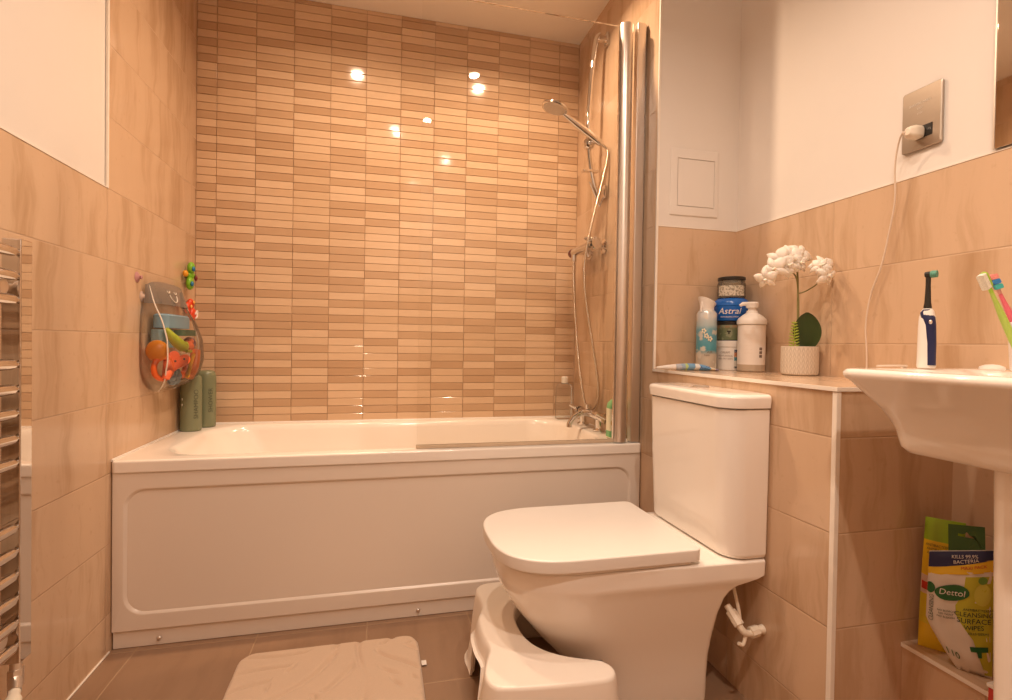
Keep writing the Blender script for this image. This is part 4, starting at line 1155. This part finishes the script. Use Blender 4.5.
def fpnt(y, v_, e=.0065):
    p0, p1 = bagpt(.25, v_), bagpt(.5, v_)
    w = lerpt(((.75, .165), (1, .150)), v_); d = lerpt(((.68, .080), (.82, .046), (1, .016)), v_)
    ca = min(1, abs((y + .345) / w)) ** (1 / .6); q = math.sqrt(1 - ca * ca)
    return Vector((.004 + d * q ** .6 + e, y, p1.z + .014 * max(0, (v_ - .83) / .17)))
tube(b, [fpnt(-.355 + .030 * math.cos(a), .915 + .055 * math.sin(a)) for a in [PI + PI * i / 12 for i in range(13)]], .0020, 6); obj('smile', b, m_pipe2, tg)
for yy in (-.385, -.325):
    b = B(); tube(b, [fpnt(yy + .010 * math.cos(a), .945 + .016 * math.sin(a)) for a in [PI + PI * i / 8 for i in range(9)]], .0018, 6); obj('eye', b, m_pipe2, tg)
b = B()
tube(b, smoothpts([bagpt(.13 + .04 * math.sin(j / 14 * PI), j / 14) + Vector((.003, -.001, 0)) for j in range(15)], 3), .0022, 8); obj('piping', b, m_pipe2, tg)
b = B(); tube(b, smoothpts([bagpt(.87, j / 14) + Vector((.003, 0, 0)) for j in range(15)], 3), .0024, 8); obj('piping', b, m_pipe2, tg)
for yy in (-.50, -.235):
    b = B(); lathe(b, [(.001, .010), (.006, .010), (.008, .006), (.018, .0005), (.001, .0004)], (0, yy, 1.058), 18, M=Matrix.Rotation(PI / 2, 3, 'Y')); obj('suction_cup', b, mat('cup_rubber', (.5, .38, .32), .3), tg)

def toy(name, label, cat, b, col, rough=.4, **k): return one(name, label, cat, b, mat('toy_' + label[:18], col, rough), 'bath toys in the clear bag', **k)
b = B()     # coral heart shaped button toy
hcn = Vector((.084, -.430, .846))
pts = []
Rh = frame(Vector((.62, -.75, .1))) @ Matrix.Rotation(-.35, 3, 'Z')
for i in range(40):
    a = 2 * PI * i / 40
    pts.append((.0022 * 16 * math.sin(a) ** 3, .0024 * (13 * math.cos(a) - 5 * math.cos(2 * a) - 2 * math.cos(3 * a) - math.cos(4 * a))))
loft(b, [[hcn + Rh @ Vector((x * k, y * k, z)) for x, y in pts] for k, z in ((.88, -.006), (1, -.003), (1, .003), (.88, .006))])
hb = toy('heart_toy', 'coral red heart shaped toy with two holes at the front of the clear bag', 'toy', b, (.80, .13, .035))
for dx, dy in ((.014, .010), (-.010, -.006)):
    b = B(); lathe(b, [(.0035, .0062), (.0035, .0068), (.0005, .0069)], hcn + Rh @ Vector((dx, dy, 0)), 12, M=Rh); obj('hole', b, m_blk, hb)
b = B(); tube(b, smoothpts([(.060, -.470, .955), (.074, -.452, .925), (.084, -.415, .900), (.084, -.375, .893), (.080, -.345, .905)], 5), [.007 + .012 * math.sin(PI * i / 20) for i in range(21)], 14); toy('banana_toy', 'lime green banana shaped toy in the upper part of the clear bag', 'toy', b, (.44, .52, .02))
b = B(); loft(b, [rrect(.012, .062, -.46, -.24, .02, z, 5) for z in (.958, .965, 1.0)] + [rrect(.016, .056, -.45, -.25, .02, 1.006, 5)]); toy('sponge_block', 'pale blue sponge block at the top of the clear bag', 'toy', b, (.22, .38, .50), .8)
b = B(); loft(b, [rrect(.020, .080, -.37, -.23, .02, z, 5) for z in (.932, .940, .954)]); toy('sponge_toy', 'dark green flat toy below the pale blue sponge in the bag', 'toy', b, (.03, .10, .04), .7)
b = B(); loft(b, [rrect(.012, .050, -.475, -.36, .015, z, 5) for z in (.890, .90, .952)]); toy('flannel', 'folded grey blue flannel behind the banana shaped toy in the bag', 'flannel', b, (.20, .32, .36), .9)
b = B(); ellipsoid(b, (.040, -.485, .880), (.034, .030, .036)); toy('ball_toy', 'amber orange ball at the near side of the clear bag', 'toy', b, (.82, .28, .01))
b = B(); tube(b, [(.055 + .016 * math.cos(a), -.478 + .030 * math.cos(a), .822 + .036 * math.sin(a)) for a in [2 * PI * i / 24 for i in range(24)]], .009, 10, closed=True); toy('ring_toy', 'orange ring toy below the amber ball', 'toy', b, (.75, .13, .02))
b = B(); tube(b, [(.066, -.488, .786), (.070, -.482, .81), (.060, -.455, .85), (.055, -.445, .865)], [.012, .015, .012, .008], 12); toy('stick_toy', 'coral stick toy leaning beside the heart in the bag', 'toy', b, (.80, .16, .06))
b = B(); tube(b, smoothpts([(.092, -.372, .785), (.094, -.355, .81), (.090, -.318, .845), (.086, -.285, .862)], 5), .0068, 10); toy('stick_toy', 'yellow curved stick toy to the right of the heart', 'toy', b, (.85, .42, .01))
b = B(); tube(b, smoothpts([(.070, -.285, .780), (.076, -.250, .82), (.070, -.215, .875)], 5), [.017] * 11, 12); toy('stick_toy', 'thick orange stick toy at the far edge of the clear bag', 'toy', b, (.82, .17, .01))
b = B(); tube(b, smoothpts([(.040, -.300, .790), (.046, -.25, .79), (.040, -.215, .83)], 5), [.014] * 11, 12); toy('stick_toy', 'deep orange bent stick toy low at the back of the bag', 'toy', b, (.62, .10, .01))
b = B()
for k in range(6):
    a = k * PI / 3; ellipsoid(b, (.066, -.415 + .026 * math.cos(a), .790 + .016 * math.sin(a)), (.016, .018, .016), seg=12)
ellipsoid(b, (.070, -.415, .79), (.018, .016, .014), seg=12); toy('flower_toy', 'grey blue flower shaped toy at the bottom of the bag', 'toy', b, (.17, .23, .28))
b = B(); ellipsoid(b, (.062, -.285, .893), (.024, .034, .022)); ellipsoid(b, (.060, -.255, .912), (.016, .018, .016)); toy('duck_toy', 'red orange duck shaped toy at the upper right of the bag', 'toy', b, (.68, .12, .03))
b = B(); tube(b, [(.052 + .010 * math.cos(a), -.225 + .022 * math.cos(a), .905 + .018 * math.sin(a)) for a in [2 * PI * i / 20 for i in range(20)]], .006, 8, closed=True); toy('ring_toy', 'mauve ring toy on the right inside the clear bag', 'toy', b, (.24, .12, .20))
b = B(); tube(b, [(.094, -.385, .878), (.092, -.335, .876)], .006, 10); toy('peg_toy', 'short lime peg toy just above the heart in the bag', 'toy', b, (.44, .44, .02))

# suction toys
fg = thing('frog_toy', 'green frog suction toy with blue eyes high on the left wall', 'toy', (0, -.10, 1.13), 'suction toys above the toy bag')
b = B(); ellipsoid(b, (.016, -.112, 1.175), (.014, .020, .020)); ellipsoid(b, (.022, -.118, 1.205), (.014, .020, .024)); ellipsoid(b, (.020, -.125, 1.142), (.014, .022, .026)); ellipsoid(b, (.014, -.088, 1.178), (.012, .016, .014))
obj('body', b, mat('frog_green', (.20, .48, .02), .35), fg)
for p in ((.034, -.128, 1.200), (.032, -.137, 1.140)):
    b = B(); ellipsoid(b, p, (.006, .009, .010), seg=12); obj('eye', b, mat('toy_blue', (.02, .20, .45), .3), fg)
b = B(); ellipsoid(b, (.014, -.155, 1.178), (.010, .014, .013), seg=12); obj('foot', b, mat('toy_amber', (.75, .35, .02), .4), fg)
b = B(); ellipsoid(b, (.030, -.088, 1.168), (.006, .007, .012), seg=12); obj('mouth', b, mat('toy_dark_red', (.20, .02, .02), .4), fg)
rf = thing('ladybird_toy', 'red suction toy with yellow spots below the green frog', 'toy', (0, -.10, 1.0), 'suction toys above the toy bag')
b = B(); ellipsoid(b, (.015, -.100, 1.062), (.013, .022, .022)); ellipsoid(b, (.014, -.128, 1.045), (.013, .022, .024)); ellipsoid(b, (.020, -.095, 1.02), (.014, .024, .028)); obj('body', b, mat('toy_red', (.72, .07, .02), .35), rf)
for p in ((.030, -.108, 1.068), (.029, -.135, 1.050), (.026, -.128, 1.008)):
    b = B(); ellipsoid(b, p, (.004, .007, .007), seg=10); obj('spot', b, mat('toy_yellow', (.90, .50, .12), .4), rf)
b = B(); tube(b, smoothpts([(.034, -.105, 1.020), (.036, -.092, 1.035), (.035, -.082, 1.030), (.036, -.095, 1.010), (.034, -.105, 1.004)], 4), .003, 8); obj('face', b, m_wpl, rf)
b = B(); lathe(b, [(.001, .0005), (.018, .0005), (.010, .006), (.005, .009), (.007, .014), (.001, .016)], (0, -.535, 1.117), 20, M=Matrix.Rotation(PI / 2, 3, 'Y'))
one('suction_hook', 'small mauve suction hook on the tiles left of the toy bag', 'hook', b, mat('mauve_rubber', (.46, .24, .25), .3))

# ------------------------------------------------------------------ ceiling downlights and lamps
WARM = (1, .745, .55)
m_em, nt, out = newmat('lamp_lens')
em = nt.nodes.new('ShaderNodeEmission'); em.inputs[0].default_value = (*WARM, 1); em.inputs[1].default_value = 40
lk(nt, em.outputs[0], out.inputs[0])
where = [((.62, -.58), 5.2, 'over the bath near the left wall'), ((1.30, -.56), 8.2, 'over the bath near the shower rail'), ((.85, -1.32), 3.8, 'over the floor beside the toilet'), ((1.25, -1.75), 4.8, 'over the gap between toilet and basin'), ((1.05, -2.40), 10.5, 'added unseen as fill light near the wall behind the camera')]  # last entry is an added fill light, no real fitting known behind the camera
for (x, y), pw, lab in where:
    lc = (1, .70, .46) if y > -1 else (1, .80, .64)
    t = thing('ceiling_downlight', 'chrome ringed recessed downlight ' + lab, 'ceiling light', (x, y, H), 'recessed ceiling downlights')
    b = B(); lathe(b, [(.044, H - .0005), (.044, H - .004), (.040, H - .007), (.030, H - .005), (.029, H - .001)], (x, y, 0), 32); obj('trim_ring', b, m_chr2, t)
    b = B(); lathe(b, [(.001, H - .0010), (.028, H - .0010), (.028, H - .0035), (.001, H - .0040)], (x, y, 0), 28); obj('lens', b, m_em, t)
    L_ = bpy.data.lights.new('downlight_lamp', 'AREA'); L_.shape = 'DISK'; L_.size = .055; L_.energy = pw; L_.color = lc; L_.spread = math.radians(146)
    lo = bpy.data.objects.new('downlight_lamp', L_); COL.objects.link(lo); lo.location = (x, y, H - .010)

w = bpy.data.worlds.new('World'); SC.world = w; w.use_nodes = True
w.node_tree.nodes['Background'].inputs[0].default_value = (*WARM, 1)
w.node_tree.nodes['Background'].inputs[1].default_value = .02

# ------------------------------------------------------------------ camera
cd = bpy.data.cameras.new('camera'); cam = bpy.data.objects.new('camera', cd); COL.objects.link(cam)
cd.sensor_width = 36; cd.lens = 514.17 / 1012 * 36; cd.clip_start = .01
R2 = Vector((.97122278, -.23766809, .01549801)); U2 = Vector((-.01189084, .01660348, .99979144)); F = Vector((.23787585, .97120451, -.01329961))
cam.matrix_world = Matrix.Translation(CAM) @ Matrix((R2, U2, -F)).transposed().to_4x4()
SC.camera = cam

SC.view_settings.view_transform = 'Standard'; SC.view_settings.look = 'None'
SC.view_settings.gamma = 1; SC.view_settings.use_curve_mapping = False
SC.view_settings.exposure = 0.43
SC.cycles.max_bounces = 10; SC.cycles.diffuse_bounces = 6; SC.cycles.glossy_bounces = 5; SC.cycles.transparent_max_bounces = 16
SC.cycles.use_denoising = True
SC.cycles.caustics_reflective = False; SC.cycles.caustics_refractive = False
SC.cycles.sample_clamp_indirect = 6
